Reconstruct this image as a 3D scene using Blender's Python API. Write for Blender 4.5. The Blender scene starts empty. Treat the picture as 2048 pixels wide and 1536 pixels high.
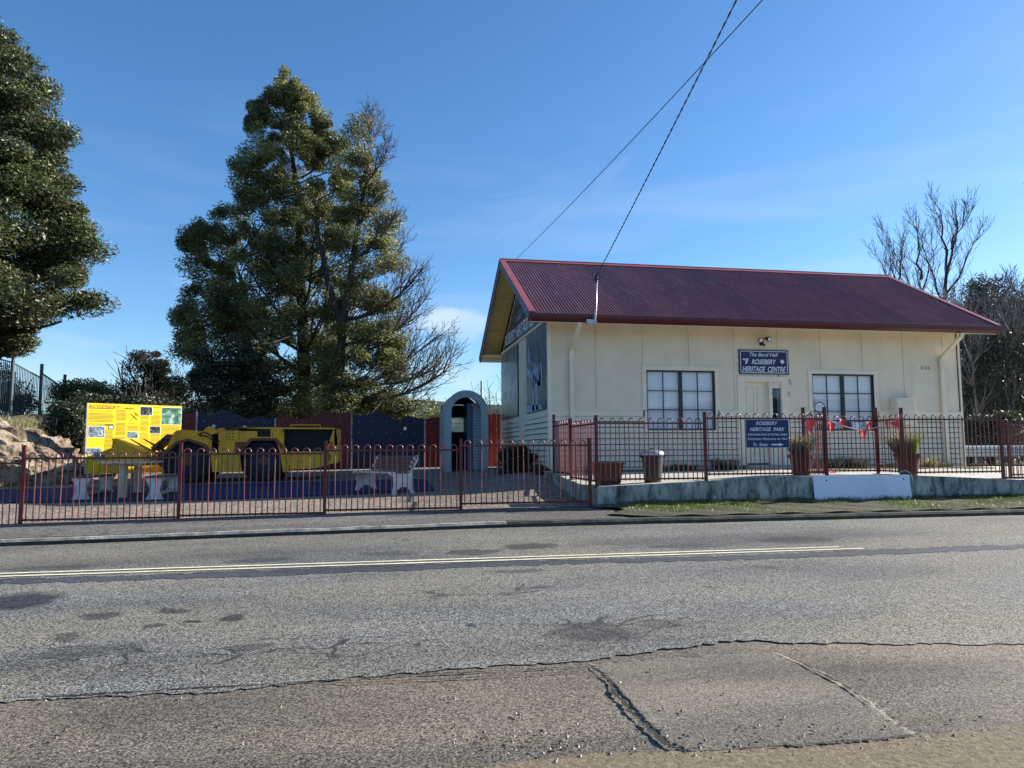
import bpy, math, random
import numpy as np
from mathutils import Vector, Matrix
random.seed(7); rng = np.random.default_rng(7)
sc = bpy.context.scene
col = sc.collection
# ------------------------------------------------------------------ camera
# world: x runs along the road (to the right), y away from the camera across it, z up (metres)
F = 1480.0; TH = math.radians(10.5); PT = math.atan(132/F); RO = .005; EYE = Vector((0, 0, 1.6))
ef = Vector((math.sin(TH), math.cos(TH), 0)); r0 = Vector((math.cos(TH), -math.sin(TH), 0)); zz = Vector((0, 0, 1))
fw = ef*math.cos(PT) + zz*math.sin(PT); up0 = zz*math.cos(PT) - ef*math.sin(PT)
up = up0*math.cos(RO) + r0*math.sin(RO); rt = r0*math.cos(RO) - up0*math.sin(RO)
cam = bpy.data.objects.new('camera', bpy.data.cameras.new('camera')); col.objects.link(cam)
cam.matrix_world = Matrix(((rt.x, up.x, -fw.x, EYE.x), (rt.y, up.y, -fw.y, EYE.y), (rt.z, up.z, -fw.z, EYE.z), (0, 0, 0, 1)))
cam.data.sensor_width = 36; cam.data.lens = 36*F/2048; cam.data.clip_end = 12000; cam.data.clip_start = .05
sc.camera = cam
# ------------------------------------------------------------------ sky, sun, exposure
SUN = Vector((2.2, .28, 1.0)).normalized()
w = bpy.data.worlds.new('World'); sc.world = w; w.use_nodes = True
nt = w.node_tree; nt.nodes.clear()
out = nt.nodes.new('ShaderNodeOutputWorld'); bg = nt.nodes.new('ShaderNodeBackground'); sky = nt.nodes.new('ShaderNodeTexSky')
sky.sky_type = 'NISHITA'; sky.sun_disc = False
sky.sun_elevation = math.asin(SUN.z); sky.sun_rotation = math.atan2(SUN.x, SUN.y)
sky.air_density = 1.0; sky.dust_density = .5; sky.ozone_density = 4.5; sky.altitude = 200
bg.inputs['Strength'].default_value = .083
# thin wisps of cirrus, fixed to the sky directions
tc = nt.nodes.new('ShaderNodeTexCoord'); mp = nt.nodes.new('ShaderNodeMapping'); mp.inputs['Scale'].default_value = (1.2, 2.0, 9.0)
mp.inputs['Rotation'].default_value = (0.25, .12, 0)
nz = nt.nodes.new('ShaderNodeTexNoise'); nz.inputs['Scale'].default_value = 2.1; nz.inputs['Detail'].default_value = 9; nz.inputs['Distortion'].default_value = .7
rp = nt.nodes.new('ShaderNodeValToRGB'); rp.color_ramp.elements[0].position = .49; rp.color_ramp.elements[1].position = .92
sep = nt.nodes.new('ShaderNodeSeparateXYZ'); mr = nt.nodes.new('ShaderNodeMapRange')
mr.inputs['From Min'].default_value = 0; mr.inputs['From Max'].default_value = .45; mr.inputs['To Min'].default_value = .55; mr.inputs['To Max'].default_value = 0
mu = nt.nodes.new('ShaderNodeMath'); mu.operation = 'MULTIPLY'
mx = nt.nodes.new('ShaderNodeMixRGB'); mx.inputs[2].default_value = (4.6, 5.0, 5.4, 1)
L = nt.links.new
L(tc.outputs['Generated'], mp.inputs[0]); L(mp.outputs[0], nz.inputs['Vector']); L(nz.outputs['Fac'], rp.inputs[0])
L(tc.outputs['Generated'], sep.inputs[0]); L(sep.outputs['Z'], mr.inputs[0]); L(rp.outputs[0], mu.inputs[0]); L(mr.outputs[0], mu.inputs[1])
hs = nt.nodes.new('ShaderNodeHueSaturation'); hs.inputs['Saturation'].default_value = 1.14; L(sky.outputs[0], hs.inputs['Color'])
def cloud_at(px, py, sx, sy, k, tilt=0.):
    d = (fw + rt*((px-1024)/F) - up*((py-768)/F)).normalized()
    s1 = nt.nodes.new('ShaderNodeVectorMath'); s1.operation = 'NORMALIZE'; L(tc.outputs['Generated'], s1.inputs[0])
    n2 = nt.nodes.new('ShaderNodeTexNoise'); n2.inputs['Scale'].default_value = 14; n2.inputs['Detail'].default_value = 8; L(s1.outputs[0], n2.inputs['Vector'])
    s2 = nt.nodes.new('ShaderNodeVectorMath'); s2.operation = 'MULTIPLY_ADD'; s2.inputs[1].default_value = (.07, .07, .07); L(n2.outputs['Color'], s2.inputs[0]); L(s1.outputs[0], s2.inputs[2])
    s3 = nt.nodes.new('ShaderNodeVectorMath'); s3.operation = 'SUBTRACT'; L(s2.outputs[0], s3.inputs[0]); s3.inputs[1].default_value = d+Vector((.035, .035, .035))
    ax = (r0*math.cos(tilt)+zz*math.sin(tilt)); ay = (zz*math.cos(tilt)-r0*math.sin(tilt)); o = []
    for a, sc_ in ((ax, sx/F), (ay, sy/F)):
        dt = nt.nodes.new('ShaderNodeVectorMath'); dt.operation = 'DOT_PRODUCT'; L(s3.outputs[0], dt.inputs[0]); dt.inputs[1].default_value = a/sc_
        pw = nt.nodes.new('ShaderNodeMath'); pw.operation = 'MULTIPLY'; L(dt.outputs['Value'], pw.inputs[0]); L(dt.outputs['Value'], pw.inputs[1]); o.append(pw)
    ad = nt.nodes.new('ShaderNodeMath'); ad.operation = 'ADD'; L(o[0].outputs[0], ad.inputs[0]); L(o[1].outputs[0], ad.inputs[1])
    m_ = nt.nodes.new('ShaderNodeMapRange'); m_.interpolation_type = 'SMOOTHSTEP'; L(ad.outputs[0], m_.inputs[0]); m_.inputs[1].default_value = 0; m_.inputs[2].default_value = 1.6; m_.inputs[3].default_value = k; m_.inputs[4].default_value = 0
    n3 = nt.nodes.new('ShaderNodeMath'); n3.operation = 'MULTIPLY'; L(m_.outputs[0], n3.inputs[0]); L(n2.outputs['Fac'], n3.inputs[1]); return n3
acc_ = mu
for c_ in ((915,650,75,30,1.0,0), (1120,425,150,16,.14,.30), (1200,380,90,14,.12,.7), (900,745,110,18,.5,0)):
    q_ = cloud_at(*c_); a_ = nt.nodes.new('ShaderNodeMath'); a_.operation = 'MAXIMUM'; L(acc_.outputs[0], a_.inputs[0]); L(q_.outputs[0], a_.inputs[1]); acc_ = a_
mu = acc_
L(mu.outputs[0], mx.inputs[0]); L(hs.outputs[0], mx.inputs[1]); L(mx.outputs[0], bg.inputs[0]); L(bg.outputs[0], out.inputs[0])
sun = bpy.data.objects.new('sun', bpy.data.lights.new('sun', 'SUN')); col.objects.link(sun)
sun.data.energy = 5.0; sun.data.angle = math.radians(.5); sun.data.color = (1, .93, .82)
sun.rotation_euler = SUN.to_track_quat('Z', 'Y').to_euler()
sc.view_settings.view_transform = 'Standard'; sc.view_settings.look = 'None'; sc.view_settings.exposure = 1.3; sc.view_settings.gamma = 1
sc.view_settings.use_curve_mapping = False
# ------------------------------------------------------------------ helpers
def ray(px, py): return fw + rt*((px-1024)/F) - up*((py-768)/F)
def W(px, py, v=None, u=None, z=None, d=None):
    r = ray(px, py)
    t = v/r.y if v is not None else u/r.x if u is not None else (z-1.6)/r.z if z is not None else d/r.dot(ef)
    return EYE + r*t
def smooth(a, b, x):
    t = min(1, max(0, (x-a)/(b-a))); return t*t*(3-2*t)
def ip(x, xs, ys): return float(np.interp(x, xs, ys))
def lat(u, v): return -max(0, 2-max(u, -14))*.0127*smooth(9, 11.3, v)
def zroad(u, v): return ip(v, [-8, 0, 5.1, 8.9, 11.3], [-.1, -.02, .1, .295, .42]) + lat(u, v)
def zfoot(u, v): return ip(v, [11.3, 12.65], [.505, .61]) + lat(u, v)
def zpark(u, v):
    z = ip(v, [12.65, 24, 40, 90], [.60, 1.05, 1.0, -.5]) + lat(u, v)
    if u > 0: z += .25*smooth(1.5, 4, u)*smooth(13.6, 17, v)*(1-smooth(18, 24, v))
    return z
def zter(u, v):
    a = ip(u, [3.8, 5.9, 7.35, 10.07, 12.57, 16], [.94, 1.02, 1.09, 1.08, .96, .95])
    return a + (1.10-a)*smooth(13.2, 16.5, v)
def Wg(px, py, fn=zpark):
    z = .8
    for _ in range(25):
        p = W(px, py, z=z); z = .5*z + .5*fn(p.x, p.y)
    return W(px, py, z=z)
def tag(o, label=None, cat=None, group=None, kind=None):
    for k, x in (('label', label), ('category', cat), ('group', group), ('kind', kind)):
        if x: o[k] = x
    return o
def wpos(o):
    p = Vector(o.location)
    while o.parent: o = o.parent; p = p + Vector(o.location)
    return p
def link(name, me, mat=None, parent=None, loc=None):
    o = bpy.data.objects.new(name, me); col.objects.link(o)
    if mat is not None and len(me.materials) == 0: me.materials.append(mat)
    if parent: o.parent = parent
    if loc is not None: o.location = Vector(loc) - (wpos(parent) if parent else Vector())
    return o
def empty(name, loc, label, cat, group=None):
    o = bpy.data.objects.new(name, None); col.objects.link(o); o.location = loc; o.empty_display_size = .2
    return tag(o, label, cat, group)
class MB:
    def __init__(s): s.v = []; s.f = []
    def add(s, vs, fs):
        n = len(s.v); s.v += [tuple(x) for x in vs]; s.f += [tuple(i+n for i in f) for f in fs]; return s
    def box(s, x0, x1, y0, y1, z0, z1):
        return s.add([(x0,y0,z0),(x1,y0,z0),(x1,y1,z0),(x0,y1,z0),(x0,y0,z1),(x1,y0,z1),(x1,y1,z1),(x0,y1,z1)],
                     [(3,2,1,0),(4,5,6,7),(0,1,5,4),(1,2,6,5),(2,3,7,6),(3,0,4,7)])
    def bar(s, a, b, wd, ht, upv=(0,0,1)):
        a, b = Vector(a), Vector(b); d = (b-a).normalized(); U = Vector(upv)
        if abs(d.dot(U)) > .98: U = Vector((0,1,0))
        sx = d.cross(U).normalized(); sz = sx.cross(d).normalized(); q = []
        for p in (a, b):
            for i, j in ((-1,-1),(1,-1),(1,1),(-1,1)): q.append(p + sx*i*wd/2 + sz*j*ht/2)
        return s.add(q, [(0,1,2,3),(7,6,5,4),(0,4,5,1),(1,5,6,2),(2,6,7,3),(3,7,4,0)])
    def tube(s, pts, r, n=6, caps=True):
        pts = [Vector(p) for p in pts]; rs = r if hasattr(r, '__len__') else [r]*len(pts); vs = []; fs = []
        U = None
        for i, p in enumerate(pts):
            d = (pts[min(i+1, len(pts)-1)] - pts[max(i-1, 0)]).normalized()
            if U is None: U = d.orthogonal().normalized()
            else:
                U = U - d*U.dot(d)
                U = U.normalized() if U.length > 1e-5 else d.orthogonal().normalized()
            V = d.cross(U)
            for k in range(n):
                a = 2*math.pi*k/n; vs.append(p + (U*math.cos(a)+V*math.sin(a))*rs[i])
        for i in range(len(pts)-1):
            for k in range(n):
                a, b = i*n+k, i*n+(k+1) % n; fs.append((a, b, b+n, a+n))
        if caps: fs.append(tuple(range(n))[::-1]); fs.append(tuple(range((len(pts)-1)*n, len(pts)*n)))
        return s.add(vs, fs)
    def prism(s, poly, off):
        off = Vector(off); n = len(poly); a = [Vector(p) for p in poly]
        return s.add(a + [p+off for p in a], [tuple(range(n)), tuple(range(2*n-1, n-1, -1))] + [(i, i+n, (i+1) % n+n, (i+1) % n) for i in range(n)])
    def lathe(s, c, prof, n=24):
        vs = []; fs = []
        for r, z in prof:
            for k in range(n): a = 2*math.pi*k/n; vs.append((c[0]+r*math.cos(a), c[1]+r*math.sin(a), c[2]+z))
        for i in range(len(prof)-1):
            for k in range(n): a, b = i*n+k, i*n+(k+1) % n; fs.append((a, b, b+n, a+n))
        return s.add(vs, fs)
    def quad(s, a, b, c, d): return s.add([a, b, c, d], [(0,1,2,3)])
    def build(s, name, mat, parent=None, loc=None, local=False, smooth_=False, recalc=True):
        base = Vector() if local else (wpos(parent) if parent else Vector(loc) if loc is not None else Vector())
        me = bpy.data.meshes.new(name); me.from_pydata([tuple(Vector(p)-base) for p in s.v], [], s.f); me.materials.append(mat)
        if recalc and len(s.f) < 60000:
            import bmesh
            bm = bmesh.new(); bm.from_mesh(me); bmesh.ops.recalc_face_normals(bm, faces=bm.faces); bm.to_mesh(me); bm.free()
        if smooth_: me.polygons.foreach_set('use_smooth', [True]*len(me.polygons))
        o = bpy.data.objects.new(name, me); col.objects.link(o)
        if parent: o.parent = parent
        elif not local and loc is not None: o.location = loc
        return o
def npmesh(name, co, nper, mat, parent=None, smooth_=False):
    """co (N*nper,3) independent polygons"""
    me = bpy.data.meshes.new(name); n = len(co)//nper
    me.vertices.add(len(co)); me.loops.add(len(co)); me.polygons.add(n)
    if parent: co = co - np.array(wpos(parent))
    me.vertices.foreach_set('co', co.astype(np.float32).ravel())
    me.loops.foreach_set('vertex_index', np.arange(len(co), dtype=np.int32))
    me.polygons.foreach_set('loop_start', np.arange(0, len(co), nper, dtype=np.int32))
    me.update(calc_edges=True); me.materials.append(mat)
    o = bpy.data.objects.new(name, me); col.objects.link(o)
    if parent: o.parent = parent
    return o
def sheet(name, us, vs, fn, mat, off=0, jig=None, label=None):
    m = MB(); nu, nv = len(us), len(vs)
    for j, v in enumerate(vs):
        for i, u in enumerate(us):
            uu, vv = (u, v) if jig is None else jig(u, v, i, j, nu, nv)
            m.v.append((uu, vv, fn(uu, vv)+off))
    for j in range(nv-1):
        for i in range(nu-1): a = j*nu+i; m.f.append((a, a+1, a+nu+1, a+nu))
    o = m.build(name, mat, smooth_=True, recalc=False); o['kind'] = 'structure'
    return o
# ------------------------------------------------------------------ materials
def hexc(c): return (c[0], c[1], c[2], 1)
class NT:
    def __init__(s, name):
        s.m = bpy.data.materials.new(name); s.m.use_nodes = True; s.t = s.m.node_tree; s.b = s.t.nodes['Principled BSDF']; s.o = s.t.nodes['Material Output']
        g = s.t.nodes.new('ShaderNodeNewGeometry'); s.geo = g; s.pos = g.outputs['Position']
    def n(s, ty, **k):
        x = s.t.nodes.new(ty)
        for a, b in k.items():
            if a.startswith('i_'): x.inputs[a[2:]].default_value = b
            else: setattr(x, a, b)
        return x
    def l(s, a, b): s.t.links.new(a, b)
    def noise(s, scale, detail=4, vec=None, stretch=None, dist=0, rough=.5):
        x = s.n('ShaderNodeTexNoise'); x.inputs['Scale'].default_value = scale; x.inputs['Detail'].default_value = detail
        x.inputs['Distortion'].default_value = dist; x.inputs['Roughness'].default_value = rough
        v = vec or s.pos
        if stretch:
            m = s.n('ShaderNodeMapping'); m.inputs['Scale'].default_value = stretch; s.l(v, m.inputs[0]); v = m.outputs[0]
        s.l(v, x.inputs['Vector']); return x.outputs['Fac']
    def ramp(s, fac, stops):
        r = s.n('ShaderNodeValToRGB'); e = r.color_ramp.elements
        while len(e) < len(stops): e.new(.5)
        for q, (p, c) in zip(e, stops): q.position = p; q.color = hexc(c) if hasattr(c, '__len__') else (c, c, c, 1)
        s.l(fac, r.inputs[0]); return r.outputs[0]
    def mix(s, fac, a, b, mode='MIX'):
        x = s.n('ShaderNodeMixRGB', blend_type=mode)
        for i, q in ((0, fac), (1, a), (2, b)):
            if hasattr(q, 'is_output') or hasattr(q, 'links'): s.l(q, x.inputs[i])
            else: x.inputs[i].default_value = q if i == 0 else hexc(q)
        return x.outputs[0]
    def math(s, op, a, b=0.):
        x = s.n('ShaderNodeMath', operation=op)
        for i, q in ((0, a), (1, b)):
            if hasattr(q, 'links'): s.l(q, x.inputs[i])
            else: x.inputs[i].default_value = q
        return x.outputs[0]
    def col(s, c):
        if hasattr(c, 'links'): s.l(c, s.b.inputs['Base Color'])
        else: s.b.inputs['Base Color'].default_value = hexc(c)
    def bump(s, h, dist=.01, st=1.):
        x = s.n('ShaderNodeBump'); x.inputs['Distance'].default_value = dist; x.inputs['Strength'].default_value = st
        s.l(h, x.inputs['Height']); s.l(x.outputs[0], s.b.inputs['Normal'])
    def rough(s, r): s.b.inputs['Roughness'].default_value = r
def pm(name, c, rough=.6, var=.15, scale=6, dirt=None, dirt_amt=.35, bump=0, bscale=60, stretch=None, metal=0, spec=.5):
    t = NT(name); f = t.noise(scale, 5, stretch=stretch)
    a = tuple(x*(1-var) for x in c); b = tuple(min(1, x*(1+var)) for x in c)
    cc = t.ramp(f, [(.3, a), (.7, b)])
    if dirt:
        d = t.ramp(t.noise(scale*.45+.7, 8, stretch=(1, 1, .35), rough=.7), [(.5, 0.), (.72, dirt_amt)]); cc = t.mix(d, cc, dirt)
    t.col(cc); t.rough(rough); t.b.inputs['Metallic'].default_value = metal; t.b.inputs['Specular IOR Level'].default_value = spec
    if bump: t.bump(t.noise(bscale, 4), bump)
    return t.m
M = {}
M['cream'] = pm('cream_paint', (.76, .665, .50), .55, .05, 2.2, (.40, .37, .28), .25, .0012, 25)
M['creamtrim'] = pm('cream_trim', (.82, .725, .56), .5, .04, 5, (.42, .38, .28), .2)
M['soffit'] = pm('soffit_paint', (.80, .60, .22), .6, .06, 3, (.3, .22, .1), .2)
t = NT('roof_red'); oi = t.n('ShaderNodeObjectInfo'); c = t.ramp(t.noise(1.3, 6), [(.3, (.145, .034, .031)), (.7, (.205, .050, .045))])
c = t.mix(1., c, t.ramp(oi.outputs['Random'], [(0, .78), (1, 1.2)]), 'MULTIPLY'); c = t.mix(t.ramp(t.noise(3, 8, stretch=(1.5, .25, .4), rough=.75), [(.52, 0.), (.7, .5)]), c, (.33, .17, .15))
t.col(c); t.rough(.34); M['roof'] = t.m
M['roofcap'] = pm('roof_cap_red', (.25, .065, .065), .4, .1, 3)
M['gutter'] = pm('gutter_red', (.085, .008, .010), .3, .1, 3)
M['barge'] = pm('weathered_barge', (.20, .21, .28), .7, .3, 9, (.08, .08, .1), .7)
M['fence'] = pm('fence_red', (.105, .010, .009), .38, .15, 8, (.28, .12, .10), .3, spec=.5)
M['hoop'] = pm('fence_bar_red', (.17, .025, .020), .34, .2, 8, (.34, .18, .15), .3, spec=1.)
M['black'] = pm('black_metal', (.012, .012, .014), .35, .2, 9)
M['darkframe'] = pm('window_frame_dark', (.018, .022, .022), .3, .1, 9)
M['galv'] = pm('galvanised', (.42, .44, .44), .35, .15, 20, metal=.7)
M['white'] = pm('white_panel', (.74, .76, .84), .3, .03, 3, (.35, .36, .38), .25)
M['conc_white'] = pm('pale_concrete', (.62, .60, .58), .8, .1, 8, (.35, .33, .30), .4, .002, 90)
M['yellow'] = pm('loader_yellow', (.86, .44, .008), .42, .15, 3, (.20, .09, .02), .6)
t = NT('loader_paint_worn'); c = t.ramp(t.noise(2.2, 6), [(.3, (.80, .34, .008)), (.7, (.95, .47, .015))])
c = t.mix(t.ramp(t.noise(5, 10, stretch=(2.5, 2.5, .5), rough=.8), [(.53, 0.), (.66, .75)]), c, (.22, .085, .015)); c = t.mix(t.ramp(t.noise(26, 8, rough=.8), [(.60, 0.), (.64, .9)]), c, (.09, .045, .02))
t.col(c); t.rough(.55); t.bump(t.noise(4, 4), .01); M['yellow'] = t.m
M['rust'] = pm('loader_brown', (.17, .05, .012), .5, .2, 5, (.1, .04, .02), .6)
M['tyre'] = pm('tyre', (.012, .012, .013), .85, .2, 12, bump=.004, bscale=40)
M['navy'] = pm('sign_navy', (.008, .010, .085), .4, .08, 4)
M['signwhite'] = pm('sign_white', (.75, .76, .82), .5, .04, 4)
M['signred'] = pm('sign_red', (.55, .03, .02), .5, .05, 4)
M['boardyellow'] = pm('board_yellow', (.86, .66, .01), .5, .04, 3, (.6, .4, .02), .2)
M['ink'] = pm('ink_brown', (.16, .11, .01), .6, .1, 5)
M['hoardred'] = pm('hoarding_red', (.13, .008, .005), .6, .2, 4, (.03, .006, .006), .6)
M['hoardorange'] = pm('hoarding_orange', (.42, .035, .01), .6, .2, 4)
M['hoardblue'] = pm('hoarding_blue', (.003, .005, .032), .55, .2, 4, (.01, .01, .03), .5)
M['shed'] = pm('shed_blue_grey', (.36, .42, .46), .42, .08, 5, (.12, .15, .18), .3)
M['shedblue'] = pm('shed_interior_blue', (.07, .12, .22), .5, .1, 5)
M['bark'] = pm('bark', (.030, .025, .021), .9, .4, 9, bump=.02, bscale=14, stretch=(1, 1, .2))
M['twig'] = pm('twig', (.060, .052, .046), .85, .3, 7)
M['palebark'] = pm('pale_bark', (.20, .18, .165), .85, .4, 4, (.04, .035, .03), .9, stretch=(1, 1, .4))
M['benchslat'] = pm('bench_slat', (.17, .07, .065), .7, .25, 12, stretch=(1, 8, 8))
M['tabletop'] = pm('table_top', (.48, .43, .30), .7, .15, 10, (.2, .17, .1), .4)
M['pot'] = pm('pot_maroon', (.075, .010, .009), .5, .2, 6, (.3, .15, .1), .3)
M['bin'] = pm('bin_charcoal', (.022, .023, .024), .45, .1, 6)
M['flag'] = pm('flag_red', (.95, .05, .04), .6, .08, 5)
M['string'] = pm('string', (.7, .65, .6), .7)
M['wire'] = pm('wire', (.03, .032, .04), .6)
M['greyfence'] = pm('grey_green_fence', (.06, .085, .11), .5, .1, 6)
M['fluoro'] = M['flag']
M['weather'] = M['cream']
# corrugated/aged concrete wall
t = NT('retaining_concrete')
base = t.ramp(t.noise(3, 8, rough=.65), [(.3, (.22, .22, .19)), (.7, (.50, .50, .44))])
st = t.ramp(t.noise(3.2, 9, stretch=(2.0, 1, .55), rough=.8), [(.45, 0.), (.60, .93)])
c = t.mix(st, base, (.045, .045, .03)); mo = t.ramp(t.noise(9, 8, rough=.8), [(.58, 0.), (.68, .8)]); c = t.mix(mo, c, (.60, .61, .56))
t.col(c); t.rough(.9); t.bump(t.noise(35, 6), .008); M['retwall'] = t.m
# asphalt
def asphalt(name, lo, hi, patches=(), lines=(), tint=None, agg=105, contrast=1., bumpd=.005, cracks=()):
    t = NT(name)
    vo = t.n('ShaderNodeTexVoronoi'); vo.inputs['Scale'].default_value = agg; t.l(t.pos, vo.inputs['Vector'])
    bw = t.n('ShaderNodeSeparateColor'); t.l(vo.outputs['Color'], bw.inputs[0])
    sp = t.ramp(bw.outputs[0], [(.15, lo), (.95, hi)])
    big = t.ramp(t.noise(.8, 6, stretch=(.35, 1, 1), rough=.6), [(.3, .62), (.7, 1.28)])
    c = t.mix(1., sp, big, 'MULTIPLY')
    trk = t.ramp(t.noise(1., 3, stretch=(.05, 1.5, 1)), [(.35, .78), (.62, 1.15)]); c = t.mix(1., c, trk, 'MULTIPLY')
    fine = t.ramp(t.noise(75, 3), [(.38, .35), (.62, 1.4)]); c = t.mix(contrast, c, fine, 'MULTIPLY')
    if tint:
        tf = t.ramp(t.noise(.55, 7, stretch=(.5, 1.1, 1), dist=.6), [(.42, 0.), (.62, .8)]); c = t.mix(tf, c, t.mix(1., sp, tint, 'MULTIPLY'))
    # distorted position for stains
    nzc = t.n('ShaderNodeTexNoise'); nzc.inputs['Scale'].default_value = 3; nzc.inputs['Detail'].default_value = 8; t.l(t.pos, nzc.inputs['Vector'])
    av = t.n('ShaderNodeVectorMath', operation='MULTIPLY_ADD'); av.inputs[1].default_value = (.42, .42, 0); t.l(nzc.outputs['Color'], av.inputs[0]); t.l(t.pos, av.inputs[2])
    acc = None
    for (pu, pv, ru, rv, k) in patches:
        s = t.n('ShaderNodeVectorMath', operation='SUBTRACT'); t.l(av.outputs[0], s.inputs[0]); s.inputs[1].default_value = (pu+.21, pv+.21, 0)
        m_ = t.n('ShaderNodeVectorMath', operation='MULTIPLY'); t.l(s.outputs[0], m_.inputs[0]); m_.inputs[1].default_value = (1/ru, 1/rv, 0)
        le = t.n('ShaderNodeVectorMath', operation='LENGTH'); t.l(m_.outputs[0], le.inputs[0])
        f = t.n('ShaderNodeMapRange'); t.l(le.outputs['Value'], f.inputs[0]); f.inputs[1].default_value = .75; f.inputs[2].default_value = 1.15; f.inputs[3].default_value = k; f.inputs[4].default_value = 0
        acc = f.outputs[0] if acc is None else t.math('MAXIMUM', acc, f.outputs[0])
    if acc is not None: c = t.mix(acc, c, t.mix(1., c, (.17, .18, .23), 'MULTIPLY'))
    # fine cracking
    vc = t.n('ShaderNodeTexVoronoi', feature='DISTANCE_TO_EDGE'); vc.inputs['Scale'].default_value = 3.2
    mpn = t.n('ShaderNodeMapping'); mpn.inputs['Scale'].default_value = (.45, 1.5, 1); t.l(av.outputs[0], mpn.inputs[0]); t.l(mpn.outputs[0], vc.inputs['Vector'])
    cr = t.ramp(vc.outputs['Distance'], [(.0, 1.), (.02, .9), (.05, 0.)])
    where = t.ramp(t.noise(.42, 3, stretch=(.4, 1.4, 1)), [(.57, 0.), (.66, .6)])
    for (pu, pv, ru, rv, k) in cracks:
        s = t.n('ShaderNodeVectorMath', operation='SUBTRACT'); t.l(av.outputs[0], s.inputs[0]); s.inputs[1].default_value = (pu+.21, pv+.21, 0)
        m_ = t.n('ShaderNodeVectorMath', operation='MULTIPLY'); t.l(s.outputs[0], m_.inputs[0]); m_.inputs[1].default_value = (1/ru, 1/rv, 0)
        le = t.n('ShaderNodeVectorMath', operation='LENGTH'); t.l(m_.outputs[0], le.inputs[0])
        f = t.n('ShaderNodeMapRange'); t.l(le.outputs['Value'], f.inputs[0]); f.inputs[1].default_value = .7; f.inputs[2].default_value = 1.1; f.inputs[3].default_value = k; f.inputs[4].default_value = 0
        where = t.math('MAXIMUM', where, f.outputs[0])
    c = t.mix(t.math('MULTIPLY', cr, where), c, (.02, .02, .02))
    t.col(c); t.rough(.8); t.b.inputs['Specular IOR Level'].default_value = .35
    hh = t.math('ADD', bw.outputs[1], t.noise(30, 3)); t.bump(hh, bumpd, .8)
    return t.m
def stain(px, py, rx, ry, k=.8, z=.25):
    p = W(px, py, z=zroad(0, W(px, py, z=.25).y)); d = (p-EYE).dot(ef); de = EYE.z-p.z
    return (p.x, p.y, rx/F*d, max(.05, ry/F*d*d/de), k)
ST = [stain(30,1204,95,15,.95), stain(200,1237,28,7), stain(345,1227,30,3,.8), stain(395,1248,20,4,.9), stain(322,1254,24,3), stain(473,1240,22,5,.9),
      stain(135,1280,14,8,.7), stain(1180,1270,95,14,.65), stain(1320,1258,50,8,.5), stain(1060,1088,60,4,.8), stain(1590,1076,80,5,.75), stain(1370,1089,90,3,.6),
      stain(940,1100,60,3,.7), stain(520,1115,70,4,.5), stain(90,1131,90,4,.5), stain(780,1103,60,3,.5), stain(500,1302,60,4,.6), stain(180,1308,110,10,.45),
      stain(945,1259,12,3), stain(1420,1178,8,2), stain(1030,1141,60,3,.6)]
M['road'] = asphalt('road_asphalt', (.015, .0155, .016), (.29, .29, .28), ST, tint=(1.2, 1.1, .88), cracks=[stain(480,1306,440,22,.95), stain(1230,1256,230,18,.9), stain(950,1187,200,9,.8), stain(1500,1140,120,5,.6), stain(1180,1090,300,5,.6)])
M['apron'] = asphalt('apron_asphalt', (.030, .027, .023), (.215, .19, .157), (), tint=(1.65, 1.52, 1.32), agg=120, contrast=.9)
M['patch'] = asphalt('patch_asphalt', (.055, .050, .043), (.235, .21, .175), (), tint=(1.55, 1.45, 1.3), agg=140, contrast=.7)
M['path'] = asphalt('footpath_asphalt', (.05, .048, .045), (.24, .22, .20), (), agg=80)
M['seam'] = asphalt('seam_asphalt', (.018, .021, .028), (.085, .09, .11), (), agg=95)
t = NT('gravel'); vo = t.n('ShaderNodeTexVoronoi'); vo.inputs['Scale'].default_value = 42; t.l(t.pos, vo.inputs['Vector'])
bw = t.n('ShaderNodeSeparateColor'); t.l(vo.outputs['Color'], bw.inputs[0])
c = t.ramp(bw.outputs[0], [(.1, (.07, .05, .035)), (.5, (.23, .18, .14)), (.95, (.52, .43, .35))]); c = t.mix(.6, c, t.ramp(t.noise(1.5, 5), [(.3, .7), (.7, 1.2)]), 'MULTIPLY')
t.col(c); t.rough(.9); t.bump(vo.outputs['Distance'], -.03, .9); M['gravel'] = t.m
t = NT('dirt'); c = t.ramp(t.noise(25, 9, rough=.75), [(.3, (.07, .055, .035)), (.55, (.20, .16, .10)), (.75, (.36, .30, .20))]); t.col(c); t.rough(.95)
t.bump(t.noise(30, 8, rough=.7), .03); M['dirt'] = t.m
t = NT('concrete_path'); c = t.ramp(t.noise(4, 9, rough=.7), [(.3, (.30, .28, .23)), (.7, (.56, .53, .46))]); c = t.mix(t.ramp(t.noise(1.3, 6), [(.55, 0.), (.7, .5)]), c, (.16, .13, .09))
t.col(c); t.rough(.85); t.bump(t.noise(40, 5), .006); M['terrace'] = t.m
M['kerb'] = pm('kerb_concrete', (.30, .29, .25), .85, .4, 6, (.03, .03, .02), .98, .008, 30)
M['kerbface'] = pm('kerb_mossy_shade', (.035, .034, .026), .9, .5, 7, (.12, .12, .10), .5, .01, 30)  # mossy kerb face with its shade painted in near-black, against the paler sunlit rim
M['blue'] = pm('blue_rubber', (.005, .006, .065), .8, .12, 3, (.015, .015, .08), .3, .003, 80)
M['paint'] = pm('line_paint', (.72, .68, .50), .6, .12, 12, (.25, .24, .2), .45)
t = NT('crack_dark'); t.col((.012, .011, .010)); t.rough(1); M['crack'] = t.m
t = NT('rock'); f1 = t.noise(2.2, 10, rough=.7, dist=.4)
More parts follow.
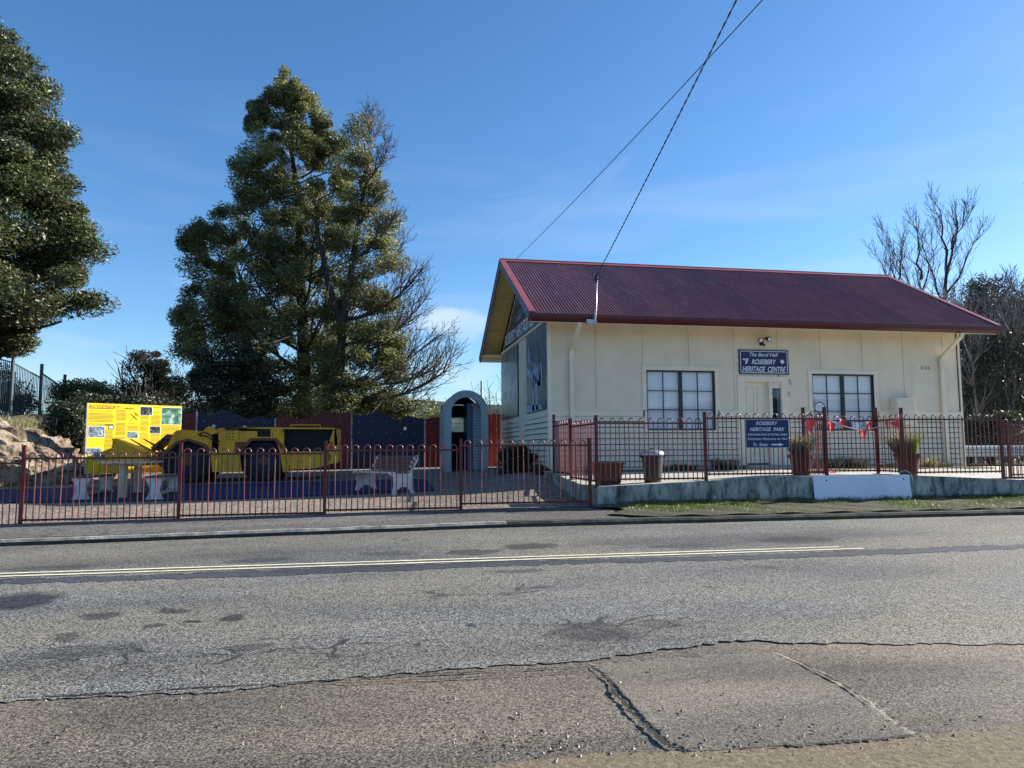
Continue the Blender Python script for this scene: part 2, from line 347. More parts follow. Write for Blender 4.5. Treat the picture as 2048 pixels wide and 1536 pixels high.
c = t.ramp(f1, [(.32, (.12, .075, .05)), (.45, (.46, .33, .24)), (.58, (.72, .60, .46)), (.75, (.40, .20, .14))]); c = t.mix(t.ramp(t.noise(2.1, 9, rough=.7), [(.50, 0.), (.60, .9)]), c, (.14, .12, .04)); c = t.mix(t.ramp(t.noise(14, 8, rough=.8), [(.52, 0.), (.62, .8)]), c, (.05, .04, .03))
t.col(c); t.rough(.95); t.bump(t.noise(7, 12, rough=.8), .3); M['rock'] = t.m
t = NT('bank_soil'); c = t.ramp(t.noise(3, 9, rough=.75), [(.35, (.03, .025, .015)), (.55, (.10, .085, .04)), (.7, (.07, .10, .03))]); t.col(c); t.rough(.95); t.bump(t.noise(12, 8), .08); M['bank'] = t.m
t = NT('verge_turf'); c = t.ramp(t.noise(5, 9, rough=.75), [(.35, (.025, .02, .012)), (.5, (.06, .055, .028)), (.62, (.06, .09, .02)), (.75, (.17, .15, .10))]); t.col(c); t.rough(.95); t.bump(t.noise(30, 8), .03); M['verge'] = t.m
t = NT('far_ground'); c = t.ramp(t.noise(.05, 8), [(.35, (.03, .045, .02)), (.65, (.07, .08, .035))]); t.col(c); t.rough(1); M['ground'] = t.m
t = NT('far_hill'); c = t.ramp(t.noise(.02, 10, rough=.7), [(.35, (.035, .055, .05)), (.65, (.09, .115, .11))]); t.col(c); t.rough(1); t.b.inputs['Specular IOR Level'].default_value = 0; M['hill'] = t.m
def leafmat(name, lo, hi, trans=.25, rough=.45):
    t = NT(name); r = t.geo.outputs['Random Per Island']
    c = t.ramp(r, [(0, lo), (1, hi)]); v = t.ramp(t.noise(.6, 4), [(.35, .65), (.65, 1.35)]); c = t.mix(1., c, v, 'MULTIPLY')
    t.col(c); t.rough(rough)
    tr = t.n('ShaderNodeBsdfTranslucent'); t.l(c, tr.inputs[0]); ms = t.n('ShaderNodeMixShader'); ms.inputs[0].default_value = trans
    t.l(t.b.outputs[0], ms.inputs[1]); t.l(tr.outputs[0], ms.inputs[2]); t.l(ms.outputs[0], t.o.inputs[0]); return t.m
M['leafA'] = leafmat('leaf_blackwood', (.045, .060, .024), (.37, .37, .14), .45)
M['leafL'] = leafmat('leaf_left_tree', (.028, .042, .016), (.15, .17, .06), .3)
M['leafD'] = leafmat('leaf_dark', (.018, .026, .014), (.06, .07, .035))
M['leafG'] = leafmat('leaf_bright', (.10, .13, .035), (.22, .24, .07))
M['leafT'] = leafmat('leaf_tan', (.16, .10, .04), (.30, .20, .08))
M['grass'] = leafmat('grass', (.05, .09, .012), (.24, .30, .05))
M['drygrass'] = leafmat('dry_grass', (.18, .17, .08), (.42, .38, .2))
M['weed'] = leafmat('weed', (.04, .05, .025), (.14, .13, .07))
def glassmat(name, tint=(1, 1, 1)):
    t = NT(name); g = t.n('ShaderNodeBsdfGlossy'); g.inputs['Roughness'].default_value = .03; tr = t.n('ShaderNodeBsdfTransparent'); tr.inputs[0].default_value = hexc(tint)
    lw = t.n('ShaderNodeLayerWeight'); lw.inputs[0].default_value = .5; f = t.math('ADD', t.math('MULTIPLY', t.math('POWER', lw.outputs['Facing'], 3.), .5), .04)
    ms = t.n('ShaderNodeMixShader'); t.l(f, ms.inputs[0]); t.l(tr.outputs[0], ms.inputs[1]); t.l(g.outputs[0], ms.inputs[2]); t.l(ms.outputs[0], t.o.inputs[0]); return t.m
M['glass'] = glassmat('glass', (.985, .99, 1)); M['blind'] = pm('white_blind', (.90, .90, .90), .6, .03, 4)
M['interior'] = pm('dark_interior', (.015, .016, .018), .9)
def photomat(name, cols, scale=6):
    t = NT(name); t.col(t.ramp(t.noise(scale, 9, rough=.7, dist=1.2), [(.34, cols[0]), (.5, cols[1]), (.62, cols[2])])); t.rough(.3); return t.m
M['ph1'] = photomat('print_mine_photo', [(.03, .05, .08), (.16, .22, .26), (.55, .62, .62)], 9)
M['ph2'] = photomat('print_dark_photo', [(.01, .012, .015), (.03, .035, .04), (.30, .36, .33)], 7)
M['ph3'] = photomat('print_landscape', [(.02, .08, .06), (.08, .20, .12), (.45, .60, .55)], 4)
M['mural'] = photomat('print_mural', [(.010, .016, .030), (.02, .035, .06), (.08, .12, .17)], 3)
M['mural2'] = photomat('print_mural_pale', [(.05, .075, .08), (.11, .15, .16), (.22, .28, .29)], 2)
M['muralpale'] = pm('print_pale_shapes', (.33, .40, .52), .4, .35, 6)
# ------------------------------------------------------------------ text
def text(s, origin, ax, ay, width, height, mat, parent, name='lettering', shear=0, bold=.0, mode='mesh'):
    cu = bpy.data.curves.new('t', 'FONT'); cu.body = s; cu.size = 1; cu.shear = shear; cu.offset = bold; cu.extrude = 0
    o = bpy.data.objects.new('t', cu); col.objects.link(o); bpy.context.view_layer.update()
    me = bpy.data.meshes.new_from_object(o.evaluated_get(bpy.context.evaluated_depsgraph_get())); bpy.data.objects.remove(o)
    co = np.empty(len(me.vertices)*3); me.vertices.foreach_get('co', co); co = co.reshape(-1, 3)
    mn, mxx = co.min(0), co.max(0); ax, ay = Vector(ax).normalized(), Vector(ay).normalized()
    q = (co-mn)/(mxx-mn+1e-9); base = wpos(parent)
    res = np.array(Vector(origin)-base) + q[:, :1]*width*np.array(ax) + q[:, 1:2]*height*np.array(ay)
    me.vertices.foreach_set('co', res.astype(np.float32).ravel()); me.materials.clear(); me.materials.append(mat); me.update()
    o = bpy.data.objects.new(name, me); col.objects.link(o); o.parent = parent; return o
# ================================================================== GROUND
def fr(a, b, n): return [a+(b-a)*i/n for i in range(n+1)]
g = sheet('ground', [-3000, -600, -150, -60, -30, -14, 0, 20, 30, 60, 150, 600, 3000], [-3000, -600, -100, -20, -8, 0, 11, 24, 60, 150, 600, 3000], lambda u, v: -.6 if v < 60 else -2., M['ground'])
us = fr(-40, 40, 160)
sheet('apron', us, fr(-9, 6.2, 20), zroad, M['apron'], off=-.012)
def edge_v(u): return ip(u, [-2.3, -1, .2, 1.5, 2.8, 3.2, 5], [5.12, 5.06, 5.2, 5.25, 5.5, 5.35, 5.0])
def rj(u, v, i, j, nu, nv):
    if j == 0: return u, edge_v(u)+random.uniform(-.03, .03)
    return u, v
sheet('road', fr(-40, -3, 40)+fr(-2.9, 6, 180)+fr(6.1, 40, 40), [5.2, 5.9]+fr(6.5, 11.3, 8), zroad, M['road'], jig=rj)
def ribbon(name, pts, wd, mat, off, jit=.3, closed=False):
    P = []
    for a, b in zip(pts[:-1], pts[1:]):
        a, b = Vector(a), Vector(b); n = max(2, int((b-a).length/.03))
        for k in range(n): P.append(a.lerp(b, k/n))
    P.append(Vector(pts[-1])); m = MB(); drift = 0
    for i, p in enumerate(P):
        d = (P[min(i+1, len(P)-1)]-P[max(0, i-1)]); nrm = Vector((-d.y, d.x, 0)).normalized(); drift = drift*.9+random.uniform(-1, 1)*wd*.35
        wv = wd*(1+random.uniform(-jit, jit))*(.6+.6*abs(math.sin(i*.13+len(P))*math.sin(i*.047)))*(.35+.65*math.sin(math.pi*min(.5, 4*min(i, len(P)-1-i)/len(P)+.05)))
        for s in (-.5, .5):
            q = p+nrm*(s*wv+drift); m.v.append((q.x, q.y, zroad(q.x, q.y)+off))
    for i in range(len(P)-1): m.f.append((2*i, 2*i+1, 2*i+3, 2*i+2))
    o = m.build(name, mat, recalc=False); o['kind'] = 'structure'; return o
def Wr(px, py): return Wg(px, py, zroad)
# patch slab and its cracks
pp = [Wr(*q) for q in [(1180,1326),(1300,1316),(1420,1308),(1555,1303),(1640,1340),(1740,1400),(1790,1440),(1838,1470),(1700,1484),(1560,1492),(1420,1503),(1368,1500),(1330,1480),(1290,1440),(1240,1385),(1210,1350)]]
m = MB(); cen = sum(pp, Vector())/len(pp); ring = []; ring0 = []
for a, b in zip(pp, pp[1:]+pp[:1]):
    for k in range(14): q = a.lerp(b, k/14); ring0.append(q); ring.append(q+Vector((random.gauss(0, .012), random.gauss(0, .012), 0)))
n = len(ring); RG = [1, .95, .85, .7, .5, .3, .1]
m.v = [(q.x, q.y, zroad(q.x, q.y)-.013) for q in ring]
for f_ in RG:
    for q in (ring if f_ == 1 else ring0): p = cen+(q-cen)*f_; m.v.append((p.x, p.y, zroad(p.x, p.y)-.007+.006*(1-f_)))
for k in range(len(RG)):
    for i in range(n): j = (i+1) % n; m.f.append((k*n+i, (k+1)*n+i, (k+1)*n+j, k*n+j))
m.f.append(tuple(len(RG)*n+i for i in range(n)))
o = m.build('road_patch', M['patch'], smooth_=True); o['kind'] = 'structure'
ribbon('road_crack', [Wr(*q) for q in [(1175,1328),(1215,1362),(1240,1395),(1290,1448),(1335,1490),(1372,1503)]], .026, M['crack'], .004, .7)
ribbon('road_crack', [Wr(*q) for q in [(1548,1302),(1600,1325),(1690,1372),(1745,1412)]], .018, M['crack'], .004, .9)
ribbon('road_crack', [Wr(*q) for q in [(1372,1503),(1500,1497),(1620,1489),(1760,1478),(1840,1468)]], .012, M['crack'], .003, .9)
ribbon('road_crack', [Wr(*q) for q in [(0,1397),(200,1388),(400,1377),(620,1363),(900,1347),(1170,1335)]], .014, M['crack'], .005, .9)
ribbon('road_crack', [Wr(*q) for q in [(600,1362),(700,1368),(820,1362),(960,1356),(1170,1343)]], .012, M['crack'], .006, .8)
# dirt edge lower right
m = MB(); top = [(940,1540),(1040,1522),(1180,1506),(1370,1503),(1560,1497),(1730,1486),(1850,1470),(2060,1448),(2300,1420)]
tp = []
for a, b in zip(top[:-1], top[1:]):
    for k in range(24): tp.append((a[0]+(b[0]-a[0])*k/24, a[1]+(b[1]-a[1])*k/24))
for q in tp:
    p = Wr(*q); p2 = p+Vector((.5, -2.5, 0)); jy = random.gauss(0, .012); m.v += [(p.x, p.y+jy, zroad(p.x, p.y)+.001), (p.x+.05, p.y-.2, zroad(p.x, p.y-.2)+.014), (p2.x, p2.y, zroad(p2.x, p2.y)+.03)]
for i in range(len(tp)-1):
    for k in range(2): a = i*3+k; m.f.append((a, a+1, a+4, a+3))
o = m.build('dirt_verge', M['dirt'], smooth_=True, recalc=False); o['kind'] = 'structure'
# loose stones
m = MB()
for i in range(420):
    if i < 260: px, py = random.uniform(900, 2048), random.gauss(1490, 28)
    else: px, py = random.uniform(0, 2048), random.uniform(1330, 1530)
    if py > 1534: continue
    p = Wr(px, py); r = random.choice([.004, .005, .006, .009, .012]); z = zroad(p.x, p.y)+.005
    vs = [(p.x+random.uniform(.7, 1.3)*r*a, p.y+random.uniform(.7, 1.3)*r*b, z+random.uniform(.5, 1.)*r*c_) for a, b, c_ in ((1,0,0),(0,1,0),(-1,0,0),(0,-1,0),(.2,.1,1.2))]
    m.add(vs, [(0,1,4),(1,2,4),(2,3,4),(3,0,4)])
tag(m.build('loose_stones', M['gravel']), 'loose small stones scattered on the near edge of the road', 'stones', kind='stuff')
# double line and seam
m = MB()
for v0, u0, u1 in ((8.83, -30, 6.30), (8.98, -30, 6.05)):
    U = fr(u0, u1, 300)
    for a, b in zip(U[:-1], U[1:]):
        e = [random.uniform(-.006, .006) for _ in range(2)]; h = .035
        m.quad((a, v0-h+e[0], zroad(a, v0)+.006), (b, v0-h+e[0], zroad(b, v0)+.006), (b, v0+h+e[1], zroad(b, v0)+.006), (a, v0+h+e[1], zroad(a, v0)+.006))
m.build('road_marking', M['paint'], recalc=False)['kind'] = 'structure'
def sj(u, v, i, j, nu, nv): return u, v+random.uniform(-.05, .05)+.05*math.sin(u*.9+j)
sheet('tar_seam', fr(-30, 30, 700), [8.45, 8.72], zroad, M['seam'], off=.004, jig=sj)
# kerb
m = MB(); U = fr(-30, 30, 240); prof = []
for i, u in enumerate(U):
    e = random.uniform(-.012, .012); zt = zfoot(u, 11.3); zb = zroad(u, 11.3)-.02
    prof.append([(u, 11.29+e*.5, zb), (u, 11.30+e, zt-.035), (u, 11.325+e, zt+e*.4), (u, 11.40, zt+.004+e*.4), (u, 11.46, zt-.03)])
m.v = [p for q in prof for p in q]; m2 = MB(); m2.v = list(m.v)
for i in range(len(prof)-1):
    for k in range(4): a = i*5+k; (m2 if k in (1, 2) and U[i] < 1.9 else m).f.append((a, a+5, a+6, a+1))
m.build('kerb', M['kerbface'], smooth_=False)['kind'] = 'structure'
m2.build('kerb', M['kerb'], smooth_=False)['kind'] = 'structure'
sheet('footpath', fr(-30, 30, 160), [11.40, 11.9, 12.35, 12.7], zfoot, M['path'])
def zverge(u, v): return zfoot(u, v)+.02+.035*smooth(11.5, 12.3, v)+.012*math.sin(u*7+v*13)
def vj(u, v, i, j, nu, nv): return (u, v) if i else (u+.25*math.sin(v*9), v)
sheet('verge', fr(4.0, 20, 200), fr(11.42, 12.56, 12), zverge, M['verge'], jig=vj)
# grass on the verge
def blades(n, ufn, hmin, hmax, wd, zf, mat, name, label, dens=None, parent=None, kind='stuff'):
    q = []
    k = 0
    while k < n:
        u, v = ufn()
        if dens and random.random() > dens(u, v): k += .2; continue
        k += 1; z = zf(u, v)-.005; h = random.uniform(hmin, hmax); a = random.uniform(0, 6.28); b = random.uniform(0, 6.28); l = random.uniform(.1, .9)*h
        q += [(u-math.cos(a)*wd, v-math.sin(a)*wd, z), (u+math.cos(a)*wd, v+math.sin(a)*wd, z), (u+math.cos(b)*l, v+math.sin(b)*l, z+h)]
    o = npmesh(name, np.array(q), 3, mat, parent)
    if kind: tag(o, label, 'grass', kind=kind)
    return o
def gd(u, v):
    return max(0, .25+.75*math.sin(u*1.3+1.1)*math.sin(u*.47+v*3)+.3*math.sin(u*4.1)) * (.2+.8*smooth(11.6, 12.2, v)) + (.4 if v > 12.4 else 0)
blades(34000, lambda: (random.uniform(4.2, 15), random.uniform(11.44, 12.54)), .012, .05, .004, zverge, M['grass'], 'verge_grass', 'short green grass and moss between kerb and concrete wall', gd)
blades(5000, lambda: (random.uniform(4.2, 15), 12.54-abs(random.gauss(0, .07))), .03, .10, .005, zverge, M['weed'], 'verge_weeds', 'dark weeds growing along the foot of the concrete wall')
# park ground
sheet('park_gravel', fr(-16, 4.0, 60), fr(12.68, 30, 50), zpark, M['gravel'])
def bluej(u, v, i, j, nu, nv): return u, v+(.35*math.sin(u*.5) if j == 0 else 0)
b0 = Wg(10, 990); b1 = Wg(1000, 975)
sheet('blue_rubber_surface', fr(-9.8, 1.3, 60), fr(15.9, 19.3, 14), lambda u, v: zpark(u, v)+.02, M['blue'], jig=bluej)
sheet('park_ground_behind', fr(-60, 60, 40), fr(24, 100, 20), lambda u, v: zpark(min(u, -1), v)-.05, M['ground'])
# bank on the left
def zbank(u, v):
    e = -8.6+.4*math.sin(v*.9)+.25*math.sin(v*2.3); s = smooth(0, 1.5, e-u)*smooth(17.4, 19.6, v+.25*math.sin(u*2))
    s2 = smooth(0, 1.0, e-u-.9)
    return zpark(u, v)-.03+s*(1.35+.25*math.sin(u*1.7)*math.sin(v*1.3)) + s*s2*.35 + .5*smooth(-9.5, -16, u)*s
sheet('embankment', fr(-24, -8.0, 90), fr(17, 34, 90), zbank, M['bank'])
# terrace
sheet('terrace', fr(3.86, 24, 60), fr(12.6, 17.3, 20), zter, M['terrace'])
sheet('side_ground', fr(15.2, 40, 20), fr(12.6, 40, 16), lambda u, v: .93+(.0 if v < 18 else -.3), M['dirt'])
# retaining wall (thing), in two lengths either side of the old steps
def wall_run(u0, u1, root, name='wall_length'):
    m = MB(); U = fr(u0, u1, max(2, int((u1-u0)/.25))); q = []
    for u in U:
        z = zter(u, 12.6)+.004; e = random.uniform(-.006, .006)
        q.append([(u, 12.54+e, .4), (u, 12.55+e, z-.012), (u, 12.565+e, z), (u, 12.74, z), (u, 12.74, .4)])
    m.v = [p for a in q for p in a]
    for i in range(len(q)-1):
        for k in range(4): a = i*5+k; m.f.append((a, a+5, a+6, a+1))
    m.f += [(0,1,2,3,4), tuple(len(m.v)-5+k for k in (4,3,2,1,0))]
    return m.build(name, M['retwall'], root)
rw = empty('retaining_wall', (3.85, 12.55, .55), 'low stained concrete retaining wall below the red fence in front of the hall', 'wall')
wall_run(3.84, 8.30, rw); wall_run(10.0, 20, rw)
m = MB(); V = fr(12.75, 16.6, 12)
for v in V: m.v += [(3.84, v, .4), (3.84, v, zter(3.9, v)), (4.0, v, zter(3.9, v)), (4.0, v, .4)]
for i in range(len(V)-1):
    for k in range(3): a = i*4+k; m.f.append((a, a+4, a+5, a+1))
m.build('side_length', M['retwall'], rw)
m = MB(); m.box(8.30, 8.42, 12.75, 13.5, .5, 1.09); m.box(9.90, 10.0, 12.75, 13.5, .5, 1.09); m.build('step_cheek', M['retwall'], rw)
st = empty('entrance_steps', (9.15, 12.7, .6), 'concrete steps in the gap of the retaining wall behind the white board', 'steps')
for k in range(3): MB().box(8.42, 9.90, 12.60+.27*k, 13.5, .5, .72+.13*k).build('step', M['terrace'], st)
# ================================================================== HALL
hall = empty('heritage_hall', (9.7, 17.15, 1.05), 'long cream weatherboard hall with dark red corrugated iron roof', 'building')
U0, U1, V0, V1, ZB, ZT, ZM = 4.07, 15.32, 17.15, 23.72, .78, 4.74, 2.54
RZ, RV, EZ, EV0, EV1 = 6.98, 20.36, 4.72, 16.30, 24.42
RU0, RU1 = 3.44, 15.84
win1 = (6.52, 8.32, 2.06, 3.54); win2 = (10.98, 12.75, 2.05, 3.51); door = (9.06, 10.20, 1.20, 3.36)
ops = [win1, win2, door]
def cutrect(a0, a1, z0, z1, ops):
    xs = sorted({a0, a1, *[x for o in ops for x in o[:2] if a0 < x < a1]}); zs = sorted({z0, z1, *[x for o in ops for x in o[2:] if z0 < x < z1]}); r = []
    for x0, x1 in zip(xs[:-1], xs[1:]):
        run = None
        for q0, q1 in zip(zs[:-1], zs[1:]):
            cx, cz = (x0+x1)/2, (q0+q1)/2
            if any(o[0] < cx < o[1] and o[2] < cz < o[3] for o in ops):
                if run: r.append((x0, x1, *run)); run = None
            else: run = (run[0] if run else q0, q1)
        if run: r.append((x0, x1, *run))
    return r
# flat sheets with cover battens
k = 0; x = U0
while x < U1-.05:
    x1 = min(x+1.2, U1); m = MB()
    for r in cutrect(x+.0255, x1-.0255, ZM, ZT-.06, ops): m.box(r[0], r[1], V0, V0+.08, r[2], r[3])
    m.build('wall_sheet', M['cream'], hall)
    if k:
        zb = ZM; top = ZT-.06
        for o_ in ops:
            if o_[0]-.12 < x < o_[1]+.12: zb = max(zb, o_[3]+.10)
        MB().box(x-.024, x+.024, V0-.014, V0, zb, top).build('cover_batten', M['cream'], hall)
    x = x1; k += 1
# weatherboards, front
pitch = .137; tops = [ZM-.14-pitch*i for i in range(12)]
def wboard(a, b, zt, parent=hall, axis='u'):
    zb = zt-pitch-.012
    if axis == 'u': zb += .030; poly = [(a, V0+.06, zb), (a, V0-.028, zb), (a, V0+.006, zt), (a, V0+.06, zt)]; return MB().prism(poly, (b-a, 0, 0)).build('weatherboard', M['weather'], parent)
    zb += .030; poly = [(U0+.06, a, zb), (U0-.028, a, zb), (U0+.006, a, zt), (U0+.06, a, zt)]; return MB().prism(poly, (0, b-a, 0)).build('weatherboard', M['weather'], parent)
segs = [(U0+.06, 8.92), (10.34, U1-.06)]
for zt in tops:
    if zt-pitch < ZB-.1: continue
    for a, b in segs:
        w_ = win1 if a < 9 else win2
        if zt-pitch*.3 > w_[2]-.05: wboard(a, w_[0]-.06, zt); wboard(w_[1]+.06, b, zt)
        else: wboard(a, b, zt)
for a, b in ((U0, win1[0]-.10), (win1[1]+.10, 8.92), (10.34, win2[0]-.10), (win2[1]+.10, U1)):
    m = MB(); m.box(a, b, V0-.018, V0+.05, ZM-.135, ZM-.008); m.box(a, b, V0-.03, V0+.04, ZM-.008, ZM+.012); m.build('belt_rail', M['creamtrim'], hall)
# gable walls
for s, uu in ((-1, U0), (1, U1)):
    m = MB()
    th = .06 if s < 0 else -.06
    if s < 0:
        for r in cutrect(V0, V1, ZM, ZT, []): m.box(U0, U0+.06, r[0], r[1], r[2], r[3])
    else: m.box(U1-.06, U1, V0, V1, ZB, ZT)
    m.prism([(uu, V0, ZT), (uu, V1, ZT), (uu, RV, RZ-.28)], (th, 0, 0)); m.build('gable_wall', M['cream'], hall)
for zt in tops:
    if zt > ZB+.1: wboard(V0+.06, V1, zt, axis='v')
m = MB(); m.box(U0-.018, U0+.05, V0+.06, V1, ZM-.135, ZM-.0); m.build('belt_rail', M['creamtrim'], hall)
m = MB(); m.box(U0+.02, U1-.02, V1-.06, V1, ZB, ZT); m.build('rear_wall', M['cream'], hall)
m = MB()
for q in ((U0-.028, U0+.06, V0-.028, V0+.06), (U1-.028, U1+.028, V0-.028, V0+.06), (U0-.028, U0+.06, V1-.06, V1+.028)): MB().box(*q, ZB, ZT-.05).build('corner_board', M['creamtrim'], hall)
MB().box(U0+.03, U1-.03, V0-.045, V0-.002, ZB-.05, 1.12).build('plinth', M['terrace'], hall)
# soffits
for q in ((EV0+.08, V0+.10), (V1-.1, EV1-.08)): MB().box(RU0+.03, RU1-.03, *q, ZT-.075, ZT-.05).build('eave_soffit', M['creamtrim'], hall)
sl = (RZ-EZ)/(RV-EV0)
for a, b in ((RU0+.02, U0), (U1, RU1-.02)):
    for ve in (EV0+.15, EV1-.15): MB().prism([(a, ve, EZ-.09+.15*sl), (a, RV, RZ-.13), (a, RV, RZ-.11), (a, ve, EZ-.07+.15*sl)], (b-a, 0, 0)).build('gable_soffit', M['soffit'], hall)
for f_ in (.33, .66):
    z = EZ+(RZ-EZ)*f_-.12; v = EV1+(RV-EV1)*f_; MB().box(RU0+.03, U0, v-.02, v+.02, z-.03, z).build('soffit_cover_strip', M['soffit'], hall)
# roof sheets: sine corrugation running up the slope
pitchc = .0762; per = 10; seg = 8
def roof_sheet(ua, ub, front):
    m = MB(); n = int(round((ub-ua)/pitchc*seg)); e, rdg = (EV0-.05, EZ-.0) if front else (EV1+.05, EZ-.0)
    rows = [0, .33, .66, 1]
    for f_ in rows:
        for i in range(n+1):
            u = ua+(ub-ua)*i/n; h = .0115*math.cos(2*math.pi*u/pitchc)+.009; v = e+(RV-e)*f_; z = (EZ-.03)+(RZ-EZ+.03)*f_
            m.v.append((u, v-(.5*h if front else -.5*h), z+.87*h))
    for j in range(3):
        for i in range(n): a = j*(n+1)+i; m.f.append((a, a+1, a+n+2, a+n+1))
    return m.build('roof_sheet', M['roof'], hall, smooth_=True, recalc=False)
x = RU0+.03
while x < RU1-.1:
    x1 = min(x+pitchc*per, RU1-.03); roof_sheet(x, x1, True)
    x = x1
x = RU0+.03
while x < RU1-.1:
    x1 = min(x+pitchc*per*4, RU1-.03); roof_sheet(x, x1, False); x = x1
m = MB()
for s, e in ((1, EV0), (-1, EV1)):
    m.prism([(RU0, RV, RZ+.035), (RU0, RV-s*.17, RZ+.035-.17*sl), (RU0, RV-s*.17, RZ+.024-.17*sl), (RU0, RV, RZ+.022)], (RU1-RU0, 0, 0))
m.tube([(RU0, RV, RZ+.035), (RU1, RV, RZ+.035)], .022, 8); m.build('ridge_cap', M['roofcap'], hall)
def slopebar(m, u0, u1, dz0, dz1, e):
    m.prism([(u0, e, EZ+dz0), (u0, RV, RZ+dz0), (u0, RV, RZ+dz1), (u0, e, EZ+dz1)], (u1-u0, 0, 0))
for u0_, u1_, v0_, v1_ in ((RU0-.02, RU0+.13, RU0, RU0+.028), (RU1-.13, RU1+.02, RU1-.028, RU1)):
    for e_, o_ in ((EV0, -.04), (EV1, .04)):
        m = MB(); slopebar(m, u0_, u1_, .0, .034, e_+o_); m.build('verge_capping', M['roofcap'], hall)
        m = MB(); slopebar(m, v0_, v1_, -.21, -.002, e_); m.build('barge_board', M['barge'], hall)
# quad gutter
def gutter(v, s):
    pr = [(0, .02), (-.012, .03), (-.115*1, .03), (-.13, .018), (-.13, -.05), (-.105, -.10), (-.02, -.155), (0, -.155)]
    return MB().prism([(RU0-.03, v+.08*s-(-x_)*0+x_*s, EZ-.03+z_) for x_, z_ in pr], (RU1-RU0+.06, 0, 0)).build('gutter', M['gutter'], hall)
gutter(EV0, 1); gutter(EV1, -1)
for q in ((EV0+.085, EV0+.11), (EV1-.11, EV1-.085)): MB().box(RU0+.03, RU1-.03, *q, EZ-.2, EZ-.03).build('fascia', M['creamtrim'], hall)
# downpipes
for uu, ztop in ((4.62, 3.98), (14.75, 3.98)):
    m = MB(); m.bar((uu, EV0+.06, EZ-.19), (uu, EV0+.06, EZ-.27), .10, .075, (0,1,0)); m.bar((uu, EV0+.06, EZ-.26), (uu, V0-.06, ztop), .10, .075, (0,1,0)); m.bar((uu, V0-.06, ztop+.02), (uu, V0-.06, 1.08), .10, .075, (0,1,0))
    d = m.build('downpipe', M['creamtrim'], hall)
    MB().box(uu-.058, uu+.058, V0-.10, V0-.02, ztop-.06, ztop-.03).build('pipe_strap', M['creamtrim'], d)
# windows
def window(wn, posters=False):
    a, b, z0, z1 = wn; r = MB(); t_ = .055
    fv = V0+.02
    r.box(a, b, fv, fv+.05, z1-t_*.7, z1); r.box(a, b, fv, fv+.05, z0, z0+t_*.8); r.box(a, a+.04, fv, fv+.05, z0+.03, z1-.03); r.box(b-.04, b, fv, fv+.05, z0+.03, z1-.03)
    mid = (a+b)/2; r.box(mid-.045, mid+.045, fv-.006, fv+.05, z0+.03, z1-.03)
    wd = r.build('window', M['darkframe'], hall)
    q = MB()
    for s0, s1 in ((a+.04, mid-.045), (mid+.045, b-.04)):
        c_ = (s0+s1)/2; q.box(c_-.011, c_+.011, fv+.008, fv+.03, z0+.04, z1-.04)
        for k_ in (1, 2): zz_ = z1-.04-(z1-z0-.08)*k_/3; q.box(s0, s1, fv+.006, fv+.03, zz_-.011, zz_+.011)
    q.build('glazing_bars', M['darkframe'], wd)
    for s0, s1 in ((a+.04, mid-.045), (mid+.045, b-.04)):
        c_ = (s0+s1)/2
        for x0, x1 in ((s0, c_-.011), (c_+.011, s1)):
            for k_ in range(3):
                za = z0+.04+(z1-z0-.08)*k_/3; zb_ = za+(z1-z0-.08)/3; e = random.uniform(-.002, .002)
                MB().box(x0-.002, x1+.002, fv+.018+e, fv+.022+e, za, zb_).build('pane', M['glass'], wd)
    bl = MB(); n = int((z1-z0)/.034)
    for k_ in range(n): z = z0+.03+k_*.034; bl.add([(a+.03, fv+.07, z), (b-.03, fv+.07, z), (b-.03, fv+.078, z+.031), (a+.03, fv+.078, z+.031)], [(0,1,2,3)]); 
    bl.box(a+.02, b-.02, fv+.085, fv+.09, z0, z1); bl.build('blind', M['blind'], wd)
    tr = MB(); o_ = .105
    tr.box(a-o_, b+o_, V0-.022, V0+.03, z1, z1+.10); tr.box(a-o_, a, V0-.022, V0+.03, max(z0, ZM+.015), z1); tr.box(b, b+o_, V0-.022, V0+.03, max(z0, ZM+.015), z1)
    tr.box(a-.055, a, V0-.03, V0+.03, z0-.02, ZM); tr.box(b, b+.055, V0-.03, V0+.03, z0-.02, ZM); tr.box(a-.07, b+.07, V0-.05, V0+.03, z0-.05, z0); tr.build('window_trim', M['creamtrim'], wd)
    return wd
wA = window(win1); wB = window(win2)
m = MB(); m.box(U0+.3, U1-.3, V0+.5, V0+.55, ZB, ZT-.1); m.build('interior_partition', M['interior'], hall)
# window stickers and notices (flat print)
def disc(c, r, v, mat, parent, name, n=24, z=0):
    m = MB(); m.v = [(c[0], v, c[1])]+[(c[0]+r*math.cos(6.2832*i/n), v, c[1]+r*math.sin(6.2832*i/n)) for i in range(n)]; m.f = [(0, 1+i, 1+(i+1) % n) for i in range(n)]; return m.build(name, mat, parent, recalc=False)
s_ = W(1640, 815, v=V0+.02); disc((s_.x, s_.z), .17, V0+.030, M['signwhite'], wB, 'sticker'); disc((s_.x, s_.z), .155, V0+.0295, M['navy'], wB, 'sticker'); disc((s_.x, s_.z), .125, V0+.029, M['signwhite'], wB, 'sticker')
for k_ in range(5): 
    MB().box(s_.x-.08, s_.x+.08-.03*(k_ % 2), V0+.0280, V0+.0285, s_.z+.06-.03*k_-.006, s_.z+.06-.03*k_).build('sticker_print', M['navy'], wB)
for px0, px1, py0, py1, mt in ((1636,1650,848,858,'navy'), (1692,1703,843,860,'navy'), (1706,1722,845,858,'signwhite'), (1724,1738,840,860,'ph1')):
    a, b = W(px0, py1, v=V0+.02), W(px1, py0, v=V0+.02); MB().box(a.x, b.x, V0+.028, V0+.031, max(a.z, 2.1), b.z).build('window_notice', M[mt], wB)
